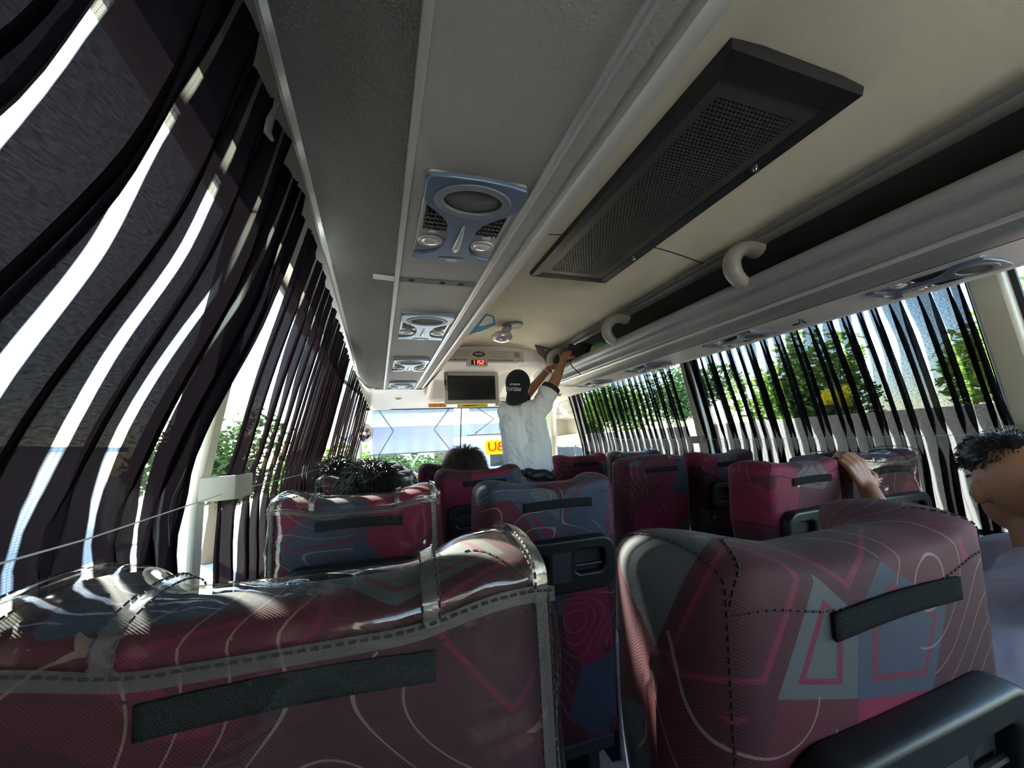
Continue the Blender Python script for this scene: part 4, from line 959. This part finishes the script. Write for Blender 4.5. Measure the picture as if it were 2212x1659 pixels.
pt = MB(); pp = [(-0.02, 0.010), (-0.018, 0.022), (0.004, 0.020), (0.018, 0.024), (0.034, 0.018), (0.036, 0.004), (0.026, -0.006), (0.022, 0.006), (0.010, 0.010), (0.004, -0.010), (-0.006, 0.002), (-0.016, -0.004)]
pt.prism([(1.338 + a, 1.045 + b) for a, b in pp], 1.000, 1.003, 'y')
tag(obj('fabric_patch', pt, cream, smooth=False), 'torn cream scrap stuck on the back of the right aisle seat', 'patch')

# ================================================================ people
skin = mat('brown skin', (0.33, 0.155, 0.085), 0.5, bump=0.06, bscale=300, var=0.06, vscale=14)
hairm = mat('black hair', (0.008, 0.007, 0.006), 0.38, spec=0.45)
hairb = mat('dark brown hair', (0.035, 0.022, 0.016), 0.38, spec=0.6)
whitec = mat('white cotton', (0.66, 0.69, 0.74), 0.85, var=0.03, bump=0.15, bscale=300)
lilac = mat('lilac cotton', (0.38, 0.37, 0.47), 0.9, var=0.05, bump=0.3, bscale=400)
darkc = mat('dark cloth', (0.025, 0.027, 0.035), 0.85, bump=0.2, bscale=300)
eyew = mat('eye white', (0.7, 0.68, 0.65), 0.2); eyed = mat('dark iris', (0.02, 0.012, 0.01), 0.15); lipc = mat('lips', (0.28, 0.10, 0.08), 0.5)
def hp(c, yaw, pitch=0.0, s=1.0, roll=0.0):
    Rm = Euler((pitch, roll, yaw)).to_matrix(); c = Vector(c)
    return (lambda x, y, z: c + Rm @ Vector((x, y, z)) * s), Rm
def head_prims(c, yaw, pitch=0.0, s=1.0, roll=0.0):
    T, Rm = hp(c, yaw, pitch, s, roll); e = lambda p, r: ('e', T(*p), tuple(q * s for q in r), Rm)
    return [e((0, -0.008, 0.02), (0.077, 0.096, 0.092)), e((0, 0.028, -0.045), (0.058, 0.066, 0.062)), e((0, 0.055, -0.085), (0.032, 0.030, 0.024)),
            e((0, 0.088, 0.012), (0.045, 0.014, 0.013)), ('c', T(0, 0.092, 0.0), T(0, 0.112, -0.032), 0.009 * s, 0.014 * s),
            e((0.042, 0.070, -0.025), (0.020, 0.018, 0.016)), e((-0.042, 0.070, -0.025), (0.020, 0.018, 0.016)), e((0, 0.088, -0.060), (0.024, 0.010, 0.010)),
            e((0.079, -0.004, -0.012), (0.010, 0.020, 0.031)), e((-0.079, -0.004, -0.012), (0.010, 0.020, 0.031)),
            e((0.084, -0.010, -0.004), (0.007, 0.014, 0.020)), e((-0.084, -0.010, -0.004), (0.007, 0.014, 0.020))]
def face_parts(body, c, yaw, pitch=0.0, s=1.0, roll=0.0):
    T, Rm = hp(c, yaw, pitch, s, roll)
    for sd in (-1, 1):
        e = obj('eye', MB().ell(T(sd * 0.031, 0.086, -0.004), (0.012 * s,) * 3), eyew, body)
        obj('iris', MB().ell(T(sd * 0.031, 0.0965, -0.004), (0.005 * s,) * 3), eyed, e)
        obj('eyebrow', MB().tube([T(sd * 0.014, 0.101, 0.016), T(sd * 0.032, 0.099, 0.021), T(sd * 0.050, 0.088, 0.016)], 0.0035 * s, 6), hairm, body)
    obj('mouth', MB().ell(T(0, 0.098, -0.060), (0.020 * s, 0.004 * s, 0.006 * s), M3=Rm), lipc, body)
def hand_prims(wr, f, n, thumb, curl=0.7, s=1.0):
    """wrist point, finger direction, back-of-hand normal, thumb side sign"""
    f = Vector(f).normalized(); n = Vector(n); n = (n - f * n.dot(f)).normalized(); sd = f.cross(n) * thumb; wr = Vector(wr); out = []
    kn = []
    for i, (o, l) in enumerate(((0.030, 0.086), (0.010, 0.090), (-0.011, 0.086), (-0.030, 0.078))):
        k = wr + f * l * s + sd * o * s + n * 0.004; kn.append(k); out.append(('c', wr + sd * o * 0.55 * s + f * 0.01, k, 0.0125 * s, 0.0105 * s))
        a = 0.0; p = k; ln = (0.040, 0.026, 0.020) if i < 3 else (0.031, 0.019, 0.017)
        for j, q in enumerate(ln):
            a += curl * (0.75, 1.15, 0.8)[j] * (1 + 0.08 * i); d = f * math.cos(a) - n * math.sin(a)
            p2 = p + d * q * s * (1.06 if i == 1 else 1); out.append(('c', p, p2, (0.0098, 0.0088, 0.0078)[j] * s, (0.0088, 0.0078, 0.0066)[j] * s)); p = p2
    p = wr + f * 0.020 * s + sd * 0.024 * s; q = p + (f * 0.55 + sd * 0.75 - n * 0.25).normalized() * 0.042 * s; r = q + (f * 0.85 + sd * 0.1 - n * 0.5).normalized() * 0.032 * s; u_ = r + (f * 0.8 - sd * 0.2 - n * 0.6).normalized() * 0.024 * s
    out += [('c', p, q, 0.014 * s, 0.0115 * s), ('c', q, r, 0.0115 * s, 0.010 * s), ('c', r, u_, 0.010 * s, 0.008 * s)]
    return out
def strands(root_fn, nst, length, mb, rnd, droop=0.5, lift=0.02, r=0.0011, wild=0.3):
    for _ in range(nst):
        p, nrm = root_fn(rnd); d = (nrm * (0.5 + lift * 10 * rnd.random()) + Vector((rnd.uniform(-1, 1), rnd.uniform(-1, 1), rnd.uniform(-0.4, 0.6))) * wild).normalized()
        L = length * rnd.uniform(0.6, 1.25); pts = [p]; st = L / 5
        for k in range(5):
            d = (d + Vector((0, 0, -droop)) * (0.35 + 0.2 * k)).normalized(); q = pts[-1] + d * st
            pts.append(q)
        mb.tube(pts, [r, r, r, r * 0.9, r * 0.7, r * 0.3], 3, caps=False)

# --- the conductor reaching into the rack
HC = (0.955, 2.625, Z(0.395)); HY, HPi, HR = -0.50, 0.25, 0.10
Lsh, Rsh = (0.865, 2.62, Z(0.215)), (1.075, 2.53, Z(0.235)); Rel, Rwr = (1.205, 2.53, Z(0.425)), (1.325, 2.61, Z(0.595)); Lel, Lwr = (1.085, 2.79, Z(0.36)), (1.285, 2.80, Z(0.565))
body = [('c', (0.985, 2.56, Z(-0.32)), (0.975, 2.56, Z(-0.15)), 0.095, 0.085), ('c', (0.915, 2.575, Z(-0.02)), (0.905, 2.60, Z(0.15)), 0.058, 0.055), ('c', (1.025, 2.565, Z(-0.02)), (1.01, 2.58, Z(0.16)), 0.058, 0.055), ('e', (0.965, 2.585, Z(0.06)), (0.105, 0.060, 0.15)),
        ('c', (0.965, 2.60, Z(0.20)), (0.958, 2.62, Z(0.34)), 0.058, 0.050), ('c', (0.965, 2.595, Z(0.20)), Lsh, 0.06, 0.055), ('c', (0.965, 2.59, Z(0.21)), Rsh, 0.06, 0.055),
        ('c', Rsh, Rel, 0.052, 0.040), ('c', Rel, Rwr, 0.040, 0.026), ('c', Lsh, Lel, 0.050, 0.039), ('c', Lel, Lwr, 0.039, 0.026),
        ('c', (0.915, 2.56, Z(-0.36)), (0.90, 2.60, Z(-0.76)), 0.085, 0.056), ('c', (0.90, 2.60, Z(-0.76)), (0.895, 2.57, Z(-1.15)), 0.056, 0.038), ('c', (1.055, 2.555, Z(-0.36)), (1.07, 2.59, Z(-0.76)), 0.085, 0.056), ('c', (1.07, 2.59, Z(-0.76)), (1.075, 2.56, Z(-1.15)), 0.056, 0.038),
        ('c', (0.895, 2.55, Z(-1.20)), (0.89, 2.70, Z(-1.21)), 0.035, 0.030), ('c', (1.075, 2.54, Z(-1.20)), (1.085, 2.69, Z(-1.21)), 0.035, 0.030)]
body += head_prims(HC, HY, HPi, 0.98, HR)
body += hand_prims(Rwr, Vector((0.62, 0.33, 0.75)), Vector((-0.6, -0.55, 0.6)), 1, 0.55) + hand_prims(Lwr, Vector((0.85, 0.05, 0.35)), Vector((-0.4, -0.3, 0.85)), 1, 0.5)
man = blob('person', body, 0.005, skin, smooth=4); man['_w'] = 1
tag(man, 'man in white shirt and backward black cap reaching both arms into the rack', 'person')
shirt = [('c', (0.900, 2.56, Z(-0.17)), (0.890, 2.59, Z(0.14)), 0.094, 0.093), ('c', (1.050, 2.54, Z(-0.17)), (1.030, 2.56, Z(0.16)), 0.094, 0.092), ('e', (0.970, 2.565, Z(-0.10)), (0.158, 0.112, 0.12)), ('c', (0.965, 2.59, Z(0.19)), (0.962, 2.60, Z(0.245)), 0.082, 0.062),
         ('c', (0.965, 2.585, Z(0.17)), Lsh, 0.085, 0.074), ('c', (0.965, 2.58, Z(0.19)), Rsh, 0.085, 0.076), ('c', Rsh, Vector(Rsh).lerp(Vector(Rel), 0.52), 0.074, 0.068), ('c', Lsh, Vector(Lsh).lerp(Vector(Lel), 0.50), 0.072, 0.066), ('c', (0.985, 2.55, Z(-0.19)), (0.985, 2.55, Z(-0.10)), 0.118, 0.115)]
blob('shirt', shirt, 0.006, whitec, man, smooth=5, disp=0.012)
for a, b_ in ((Rsh, Rel), (Lsh, Lel)):
    p = Vector(a).lerp(Vector(b_), 0.62); q = Vector(a).lerp(Vector(b_), 0.76); obj('sleeve_cuff', MB().tube([p, q], [0.070, 0.066], 24), blackm, man, label='black sleeve band')
tr = [('c', (0.985, 2.56, Z(-0.34)), (0.98, 2.56, Z(-0.22)), 0.112, 0.112), ('c', (0.915, 2.56, Z(-0.36)), (0.90, 2.60, Z(-0.76)), 0.098, 0.070), ('c', (0.90, 2.60, Z(-0.76)), (0.895, 2.57, Z(-1.12)), 0.070, 0.055), ('c', (1.055, 2.555, Z(-0.36)), (1.07, 2.59, Z(-0.76)), 0.098, 0.070), ('c', (1.07, 2.59, Z(-0.76)), (1.075, 2.56, Z(-1.12)), 0.070, 0.055)]
blob('trousers', tr, 0.008, mat('grey trousers', (0.20, 0.21, 0.26), 0.9), man, smooth=5, disp=0.006)
for x in (0.892, 1.08): obj('shoe', MB().ell((x, 2.62, Z(-1.195)), (0.045, 0.13, 0.045)), rubber, man)
T, Rm = hp(HC, HY, HPi, 0.98, HR)
cap = blob('cap', [('e', T(0, -0.010, 0.030), (0.090, 0.108, 0.098), Rm), ('e', T(0, -0.045, -0.005), (0.082, 0.072, 0.075), Rm), ('e', T(0, -0.070, -0.050), (0.060, 0.050, 0.040), Rm)], 0.005, mat('black cap cloth', (0.010, 0.010, 0.011), 0.9), man, smooth=3)
br = MB(); P = []
for i in range(13):
    a = PI + PI * (i / 12); P.append([T((0.070 + 0.005 * j) * math.cos(a) * (1 - 0.04 * j), -0.045 + (0.068 + 0.017 * j) * math.sin(a), -0.030 - 0.019 * j + 0.010 * math.cos(a) ** 2 * j * 0.4) for j in range(5)])
obj('cap_brim', br.grid(P), MATS['black cap cloth'], cap, solid=0.004)
face_parts(man, HC, HY, HPi, 0.98, HR)
# white print on the cap: letters laid on the curved cloth, upside down as worn
def cap_text(s, size, up, sx=1.0, dx=0.0):
    me = text_mesh('cap_lettering', s, size, ext=0.0004, bold=0.0004, sx=sx, align='LEFT')
    bm = bmesh.new(); bm.from_mesh(me); bmesh.ops.subdivide_edges(bm, edges=bm.edges, cuts=1); bm.to_mesh(me); bm.free()
    for v in me.vertices:
        x, y = -v.co.x + dx, -v.co.y                                     # turned half a turn
        a = x / 0.100; 
        zz = up + y; yy = -0.010 - math.sqrt(max(0.0001, 1 - ((zz - 0.030) / 0.103) ** 2)) * 0.118 * math.cos(a); xx = 0.099 * math.sin(a)
        yy = min(yy, -0.100 * math.cos(a) - 0.022)
        v.co = T(xx, yy - 0.002 - v.co.z, zz)
    obj('cap_lettering', me, whitec, cap)
cap_text('PREDATOR', 0.036, 0.000, 0.72, 0.042); cap_text('ENERGY', 0.017, 0.034, 1.25, 0.036)
obj('bracelet', MB().tube([Vector(Lel).lerp(Vector(Lwr), 0.86), Vector(Lel).lerp(Vector(Lwr), 0.885)], [0.033, 0.032], 20), whitec, man, label='thin white bracelet')
wbag = blob('waist_bag', [('c', (0.915, 2.415, Z(-0.195)), (1.065, 2.40, Z(-0.235)), 0.032, 0.036), ('e', (0.99, 2.395, Z(-0.215)), (0.085, 0.030, 0.040)), ('c', (0.915, 2.415, Z(-0.19)), (0.86, 2.50, Z(-0.18)), 0.012, 0.010), ('c', (1.065, 2.40, Z(-0.235)), (1.12, 2.50, Z(-0.20)), 0.012, 0.010)], 0.005, blackp, smooth=3)
tag(wbag, 'black waist bag worn at the back of the standing man\'s shirt', 'bag')
# --- bags in the rack
bk = blob('backpack', [('e', (1.52, 2.62, Z(0.62)), (0.11, 0.16, 0.10)), ('e', (1.47, 2.60, Z(0.66)), (0.07, 0.13, 0.07)), ('c', (1.42, 2.60, Z(0.66)), (1.43, 2.68, Z(0.73)), 0.03, 0.02)], 0.007, mat('black bag cloth', (0.008, 0.009, 0.014), 0.85), smooth=4, disp=0.006); bk['_w'] = 1
tag(bk, 'black bag the standing man is pushing into the rack', 'bag')
obj('strap', MB().tube(spline([(1.41, 2.60, Z(0.62)), (1.375, 2.60, Z(0.58)), (1.378, 2.58, Z(0.54)), (1.40, 2.56, Z(0.505)), (1.425, 2.55, Z(0.475))], 5), 0.004, 6), blackm, bk)
gb = blob('green_bag', [('e', (1.485, 2.33, Z(0.610)), (0.065, 0.10, 0.055)), ('e', (1.475, 2.26, Z(0.605)), (0.05, 0.05, 0.04)), ('e', (1.52, 2.36, Z(0.60)), (0.07, 0.09, 0.065))], 0.006, mat('green plastic', (0.10, 0.38, 0.07), 0.4, var=0.3, vscale=18), smooth=3, disp=0.010)
tag(gb, 'crumpled green bag lying in the right rack', 'bag')
wp = blob('white_package', [('e', (1.50, 2.14, Z(0.585)), (0.075, 0.035, 0.045)), ('e', (1.46, 2.15, Z(0.60)), (0.030, 0.028, 0.020))], 0.005, mat('white plastic film', (0.7, 0.7, 0.72), 0.3), smooth=2, disp=0.008)
tag(wp, 'small crumpled white package in the rack beside the green bag', 'package')
kb = blob('khaki_bag', [('e', (1.53, 2.21, Z(0.595)), (0.08, 0.045, 0.06))], 0.006, mat('khaki cloth', (0.12, 0.11, 0.06), 0.85), smooth=3, disp=0.006)
tag(kb, 'small khaki bundle in the rack between the green bag and white package', 'bag')

# --- seated passengers
def seated(x, y, zh, shirt_m, lab, yaw=0.0, hm=hairm, hlen=0.05, nst=1500, sc_=1.0, wild=0.35, seat_z=0.46, extra=None, lean=0.0, hair_r=(0.088, 0.104, 0.100), hair_off=(0, -0.018, 0.032), nape=True, head_dx=0.0):
    c = (x + head_dx, y, Z(zh)); zn = Z(zh) - 0.11
    zs = zn - 0.07
    pr_ = [('c', (x + head_dx, y - 0.015, zn + 0.03), (x, y - 0.025, zs), 0.052, 0.060), ('e', (x, y - 0.01, zs - 0.20), (0.155, 0.095, 0.23)), ('e', (x, y, seat_z + 0.09), (0.16, 0.12, 0.10)),
           ('c', (x, y - 0.02, zs), (x - 0.16, y - 0.01, zs - 0.045), 0.05, 0.052), ('c', (x, y - 0.02, zs), (x + 0.16, y - 0.01, zs - 0.045), 0.05, 0.052)]
    for s in (-1, 1):
        pr_ += [('c', (x + s * 0.09, y, seat_z + 0.08), (x + s * 0.10, y + 0.38, seat_z + 0.07), 0.078, 0.055), ('c', (x + s * 0.10, y + 0.38, seat_z + 0.07), (x + s * 0.10, y + 0.36, 0.08), 0.052, 0.036), ('c', (x + s * 0.10, y + 0.34, 0.04), (x + s * 0.10, y + 0.46, 0.035), 0.034, 0.028)]
        if not (extra and s == extra[0]):
            el = (x + s * 0.20, y + 0.06, zs - 0.30); wr_ = (x + s * 0.12, y + 0.27, seat_z + 0.17)
            pr_ += [('c', (x + s * 0.165, y - 0.01, zs - 0.05), el, 0.048, 0.038), ('c', el, wr_, 0.038, 0.026)] + hand_prims(wr_, Vector((-s * 0.2, 1, -0.1)), Vector((0, 0.1, 1)), -s, 0.3)
    if extra: pr_ += extra[1]
    pr_ += head_prims(c, yaw, 0.0, sc_)
    b = blob('person', pr_, 0.006, skin, smooth=4); b['_w'] = 1; tag(b, lab, 'person')
    sh = [('e', (x, y - 0.01, zs - 0.20), (0.172, 0.112, 0.245)), ('c', (x - 0.10, y, zs - 0.40), (x + 0.10, y, zs - 0.40), 0.12, 0.12), ('c', (x, y - 0.022, zs + 0.010), (x - 0.165, y - 0.01, zs - 0.05), 0.068, 0.068), ('c', (x, y - 0.022, zs + 0.010), (x + 0.165, y - 0.01, zs - 0.05), 0.068, 0.068)]
    for s in (-1, 1):
        if extra and s == extra[0]: sh += extra[2]
        else: sh.append(('c', (x + s * 0.165, y - 0.01, zs - 0.05), (x + s * 0.19, y + 0.03, zs - 0.20), 0.066, 0.062))
    blob('shirt', sh, 0.007, shirt_m, b, smooth=5, disp=0.007)
    tr_ = [('c', (x - 0.06, y, seat_z + 0.10), (x + 0.06, y, seat_z + 0.10), 0.125, 0.125)]
    for s in (-1, 1): tr_ += [('c', (x + s * 0.09, y, seat_z + 0.09), (x + s * 0.10, y + 0.38, seat_z + 0.08), 0.090, 0.070), ('c', (x + s * 0.10, y + 0.38, seat_z + 0.08), (x + s * 0.10, y + 0.36, 0.12), 0.068, 0.052)]
    blob('trousers', tr_, 0.009, darkc, b, smooth=5)
    for s in (-1, 1): obj('shoe', MB().ell((x + s * 0.10, y + 0.41, 0.045), (0.042, 0.11, 0.043)), rubber, b)
    face_parts(b, c, yaw, 0.0, sc_)
    T, Rm = hp(c, yaw, 0.0, sc_)
    hr = blob('hair', [('e', T(*hair_off), tuple(q * sc_ for q in hair_r), Rm), ('e', T(0, -0.050, -0.020), (0.072 * sc_, 0.060 * sc_, 0.070 * sc_), Rm)][:2 if nape else 1], 0.006, hm, b, smooth=3, disp=0.008)
    rnd = random.Random(int(abs(x * 1000) + y * 100)); mb = MB()
    def root(rn):
        th = rn.uniform(0, 2 * PI); ph_ = math.acos(rn.uniform(-0.25, 1)); d = Vector((math.sin(ph_) * math.cos(th), math.sin(ph_) * math.sin(th), math.cos(ph_)))
        if d.y > 0.5 and d.z < 0.5: d.y = -d.y
        r_ = [q * 0.98 for q in hair_r]; p = T(hair_off[0] + d.x * r_[0], hair_off[1] + d.y * r_[1], hair_off[2] + d.z * r_[2]); return p, (Rm @ d).normalized()
    strands(root, nst, hlen, mb, rnd, wild=wild)
    obj('hair_strands', mb, hm, b)
    return b
seated(-0.030, 1.385, -0.172, darkc, 'passenger with tousled black hair behind the second row vinyl seat', yaw=0.25, nst=3600, hlen=0.040, sc_=0.97, wild=0.55, hair_r=(0.082, 0.102, 0.098))
seated(-0.105, 2.19, -0.170, darkc, 'passenger whose flat black hair shows just left of the tousled head', nst=1200, hlen=0.05, head_dx=-0.085)
seated(0.450, 2.155, -0.160, darkc, 'passenger with smooth brown hair low in the middle of the bus', hm=hairb, nst=2200, hlen=0.055, wild=0.12, sc_=1.0)
# man at the right edge, arm over the seat ahead
Sr, Er, Wr_ = Vector((1.575, 0.50, Z(-0.315))), Vector((1.485, 0.79, Z(-0.44))), Vector((1.655, 0.960, Z(-0.232)))
arm = [('c', Sr, Er, 0.048, 0.040), ('c', Er, Er.lerp(Wr_, 0.4), 0.040, 0.041), ('c', Er.lerp(Wr_, 0.4), Wr_, 0.041, 0.030)] + hand_prims(Wr_, Vector((0.02, 0.36, 0.93)), Vector((-0.25, -0.88, 0.40)), 1, 0.55, 1.10)
slv = [('c', Sr, Sr.lerp(Er, 0.55), 0.064, 0.058)]
rm = seated(1.400, 0.505, -0.160, lilac, 'man in lilac shirt at the right edge with one hand gripping the seat ahead', yaw=-0.75, nst=900, hlen=0.014, wild=0.1, nape=False, extra=(1, arm, slv), seat_z=0.46, hair_r=(0.080, 0.092, 0.066), hair_off=(0, 0.022, 0.060))
tw = blob('towel', [('c', (1.02, 0.36, Z(-0.335)), (1.20, 0.40, Z(-0.345)), 0.035, 0.040), ('c', (1.20, 0.40, Z(-0.345)), (1.30, 0.42, Z(-0.33)), 0.04, 0.03)], 0.006, mat('grey blue towelling', (0.20, 0.23, 0.32), 1.0, bump=1.0, bscale=200), smooth=3, disp=0.010)
tag(tw, 'fuzzy grey blue towel at the right edge below the lilac shirt', 'towel')
# ================================================================ outside
asph = mat('dark asphalt', (0.02, 0.02, 0.021), 0.9, var=0.2, vscale=2)
conc = mat('sunlit concrete yard', (0.78, 0.76, 0.71), 0.9, var=0.15, vscale=0.4)
GZ = -0.95
struct('floor_yard', MB().box(-60, 70, -40, 90, GZ - 0.1, GZ), conc, smooth=False)
struct('floor_road', MB().box(3.4, 10.2, -20, 60, GZ, GZ + 0.02), asph, smooth=False)
def leafmat(name, c):
    m, nt = newmat(name); out = nd(nt, 'ShaderNodeOutputMaterial'); df = nd(nt, 'ShaderNodeBsdfDiffuse'); tl = nd(nt, 'ShaderNodeBsdfTranslucent'); oi = nd(nt, 'ShaderNodeTexCoord'); nz = nd(nt, 'ShaderNodeTexNoise', i_Scale=1.6, i_Detail=3.0)
    lk(nt, oi.outputs['Object'], nz.inputs['Vector']); col = mixc(nt, nz.outputs[0], tuple(q * 0.55 for q in c), tuple(min(1, q * 1.6) for q in c)); lk(nt, col, df.inputs[0]); lk(nt, col, tl.inputs[0])
    s = nd(nt, 'ShaderNodeMixShader'); s.inputs[0].default_value = 0.4; lk(nt, df.outputs[0], s.inputs[1]); lk(nt, tl.outputs[0], s.inputs[2]); lk(nt, s.outputs[0], out.inputs[0]); return m
g1 = leafmat('bright green leaves', (0.11, 0.18, 0.035)); g2 = leafmat('deep green leaves', (0.05, 0.095, 0.03)); g3 = leafmat('yellow blossom', (0.75, 0.62, 0.03))
bark = mat('brown bark', (0.12, 0.09, 0.06), 0.9, bump=0.6, bscale=30)
def crown(rnd, R, n, leaf):
    mb = MB(); cl = [(Vector((rnd.uniform(-1, 1), rnd.uniform(-1, 1), rnd.uniform(-0.6, 0.9))) * R * 0.62, R * rnd.uniform(0.3, 0.55)) for _ in range(14)]
    for _ in range(n):
        c, r = rnd.choice(cl); d = Vector((rnd.gauss(0, 1), rnd.gauss(0, 1), rnd.gauss(0, 1))).normalized(); p = c + d * r * rnd.uniform(0.6, 1.0)
        a = Vector((rnd.gauss(0, 1), rnd.gauss(0, 1), rnd.gauss(0, 0.6))).normalized(); b = a.cross(d).normalized() if abs(a.dot(d)) < 0.99 else Vector((0, 0, 1)); l = leaf * rnd.uniform(0.6, 1.3)
        mb.add([p - a * l, p + b * l * 0.45, p + a * l, p - b * l * 0.45], [(0, 1, 2, 3)])
    return mkmesh('crown', mb, False)
rt = random.Random(4)
CR = [crown(rt, 1.0, 5200, 0.060) for _ in range(3)]
def tree(x, y, h, R, k, m, lab, g_='trees outside the right windows', cat='tree', trunk=True):
    t = thing('tree' if trunk else 'shrub', lab, cat, (x, y, GZ), g_)
    me = CR[k % 3].copy(); c = obj('crown', me, m, t); c.scale = (R, R, R * 0.85); c.location = (0, 0, h); c.rotation_euler = (0, 0, x + y)
    if trunk:
        obj('trunk', MB().tube([(0, 0, 0), (0.05, 0.02, h * 0.5), (0, 0, h)], [0.16, 0.12, 0.07], 10), bark, t)
    return t
pos = [(14.5, 4.6, 3.1, 2.3, g1), (13.8, 9.5, 3.3, 2.4, g1), (14.5, 14.9, 4.0, 2.2, g2), (13.6, 20.6, 3.6, 2.5, g1), (14, 26.5, 3.2, 2.5, g1), (13.4, 0.6, 2.0, 1.6, g2), (14.5, 32, 3.4, 2.8, g1), (20, -1.5, 4.4, 2.4, g2)]
for i, (x, y, h, R, m) in enumerate(pos):
    tree(x, y, h, R, i, m, ['bright green tree behind the pale wall, seen through the near right curtain', 'green tree left of centre in the near right window', 'dark tree at the left part of the near right window', 'green tree seen through the far right curtain', 'dark tree filling the middle of the far right window', 'low dark tree near the right window pillar', 'distant green tree beyond the far right curtain', 'tree at the right end of the near right window'][i])
tree(5.0, 0.95, 2.7, 0.9, 1, g1, 'leafy tree close outside the uncurtained window at the right edge', 'trees close to the bus')
tree(-0.9, 8.2, 1.5, 1.15, 2, g1, 'sunlit tree ahead of the windscreen at the left', 'trees ahead of the bus')
tree(0.6, 11.5, 1.1, 1.3, 0, g2, 'green shrubbery low behind the wide blind', 'trees ahead of the bus')
tree(-3.4, 10.5, 2.0, 1.5, 1, g2, 'tree at the far left beyond the forward window', 'trees ahead of the bus')
tree(7.3, 5.2, 0.35, 0.42, 0, g3, 'low yellow flowering shrub beyond the near right curtain', 'yellow shrubs outside', 'shrub', False)
tree(11.3, 6.9, 2.9, 0.42, 1, g3, 'yellow blossoms among the trees behind the pale wall', 'yellow shrubs outside', 'shrub', False)
wl_ = MB().box(10.2, 10.5, -2, 40, GZ, GZ + 2.45)
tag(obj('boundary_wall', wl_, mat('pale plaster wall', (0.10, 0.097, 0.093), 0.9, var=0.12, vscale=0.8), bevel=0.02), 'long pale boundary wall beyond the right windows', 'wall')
dk = thing('parked_car', 'dark parked car low between the bus and the pale wall', 'vehicle', (8.2, 13.5, GZ))
obj('body', MB().box(-0.9, 0.9, -2.4, 2.2, 0.35, 0.95), mat('dark grey paint', (0.05, 0.05, 0.055), 0.3), dk, bevel=0.12)
obj('cabin', MB().prism([(-1.8, 0.94), (-1.3, 1.45), (0.8, 1.45), (1.5, 0.94)], -0.8, 0.8, 'x'), mat('tinted vehicle glass', (0.03, 0.035, 0.04), 0.1), dk, bevel=0.08)
for sx_ in (-1, 1):
    for yy in (-1.6, 1.5): obj('wheel', MB().tube([(sx_ * 0.92, yy, 0.32), (sx_ * 0.70, yy, 0.32)], 0.31, 24), rubber, dk)
fb = thing('white_building', 'low white building ahead of the windscreen', 'building', (3.4, 21, GZ))
obj('wall', MB().box(-4.5, 5.5, 0, 4, 0, 2.7), mat('white plaster', (0.75, 0.74, 0.72), 0.9), fb, smooth=False)
obj('roof', MB().prism([(-5, 2.7), (6, 2.7), (5.2, 3.3), (-4.2, 3.3)], -0.4, 4.4, 'y'), mat('blue grey roof sheet', (0.25, 0.33, 0.42), 0.6), fb, smooth=False)
for xx in (-3, 0, 3): obj('window', MB().box(xx - 0.6, xx + 0.6, -0.03, 0.0, 1.0, 2.0), MATS['tinted vehicle glass'], fb, smooth=False)
yb_ = thing('yellow_van', 'yellow vehicle low in the right half of the windscreen', 'vehicle', (3.0, 9.2, GZ))
obj('body', MB().box(-0.45, 0.95, -1.8, 1.8, 0.35, 0.98), mat('yellow paint', (0.80, 0.55, 0.04), 0.35), yb_, bevel=0.12)
obj('cabin', MB().prism([(-1.2, 0.97), (-0.8, 1.38), (0.9, 1.38), (1.4, 0.97)], -0.36, 0.86, 'x'), MATS['tinted vehicle glass'], yb_, bevel=0.06)
for sx_ in (-0.42, 0.92):
    for yy in (-1.2, 1.2): obj('wheel', MB().tube([(sx_ - 0.06, yy, 0.3), (sx_ + 0.06, yy, 0.3)], 0.3, 20), rubber, yb_)
rb = MB().box(6.9, 6.96, 1.4, 3.4, GZ + 0.62, GZ + 0.72)
for yy in (1.5, 3.3): rb.box(6.9, 6.96, yy - 0.04, yy + 0.04, GZ, GZ + 0.62)
tag(obj('barrier', rb, mat('red barrier paint', (0.75, 0.03, 0.03), 0.4)), 'low red barrier outside the near right window', 'barrier')
lb = thing('left_building', 'pale building beyond the left window gap', 'building', (-9, 9, GZ)); lb.name = 'pale_building'
obj('wall', MB().box(-3, 0, -9, 9, 0, 2.6), MATS['white plaster'], lb, smooth=False)
obj('roof', MB().box(-3.2, 0.4, -9.3, 9.3, 2.6, 2.75), MATS['blue grey roof sheet'], lb, smooth=False)
bpy.data.objects  # tidy helper flags
for o in list(bpy.data.objects):
    if o.get('_w') is not None: del o['_w']
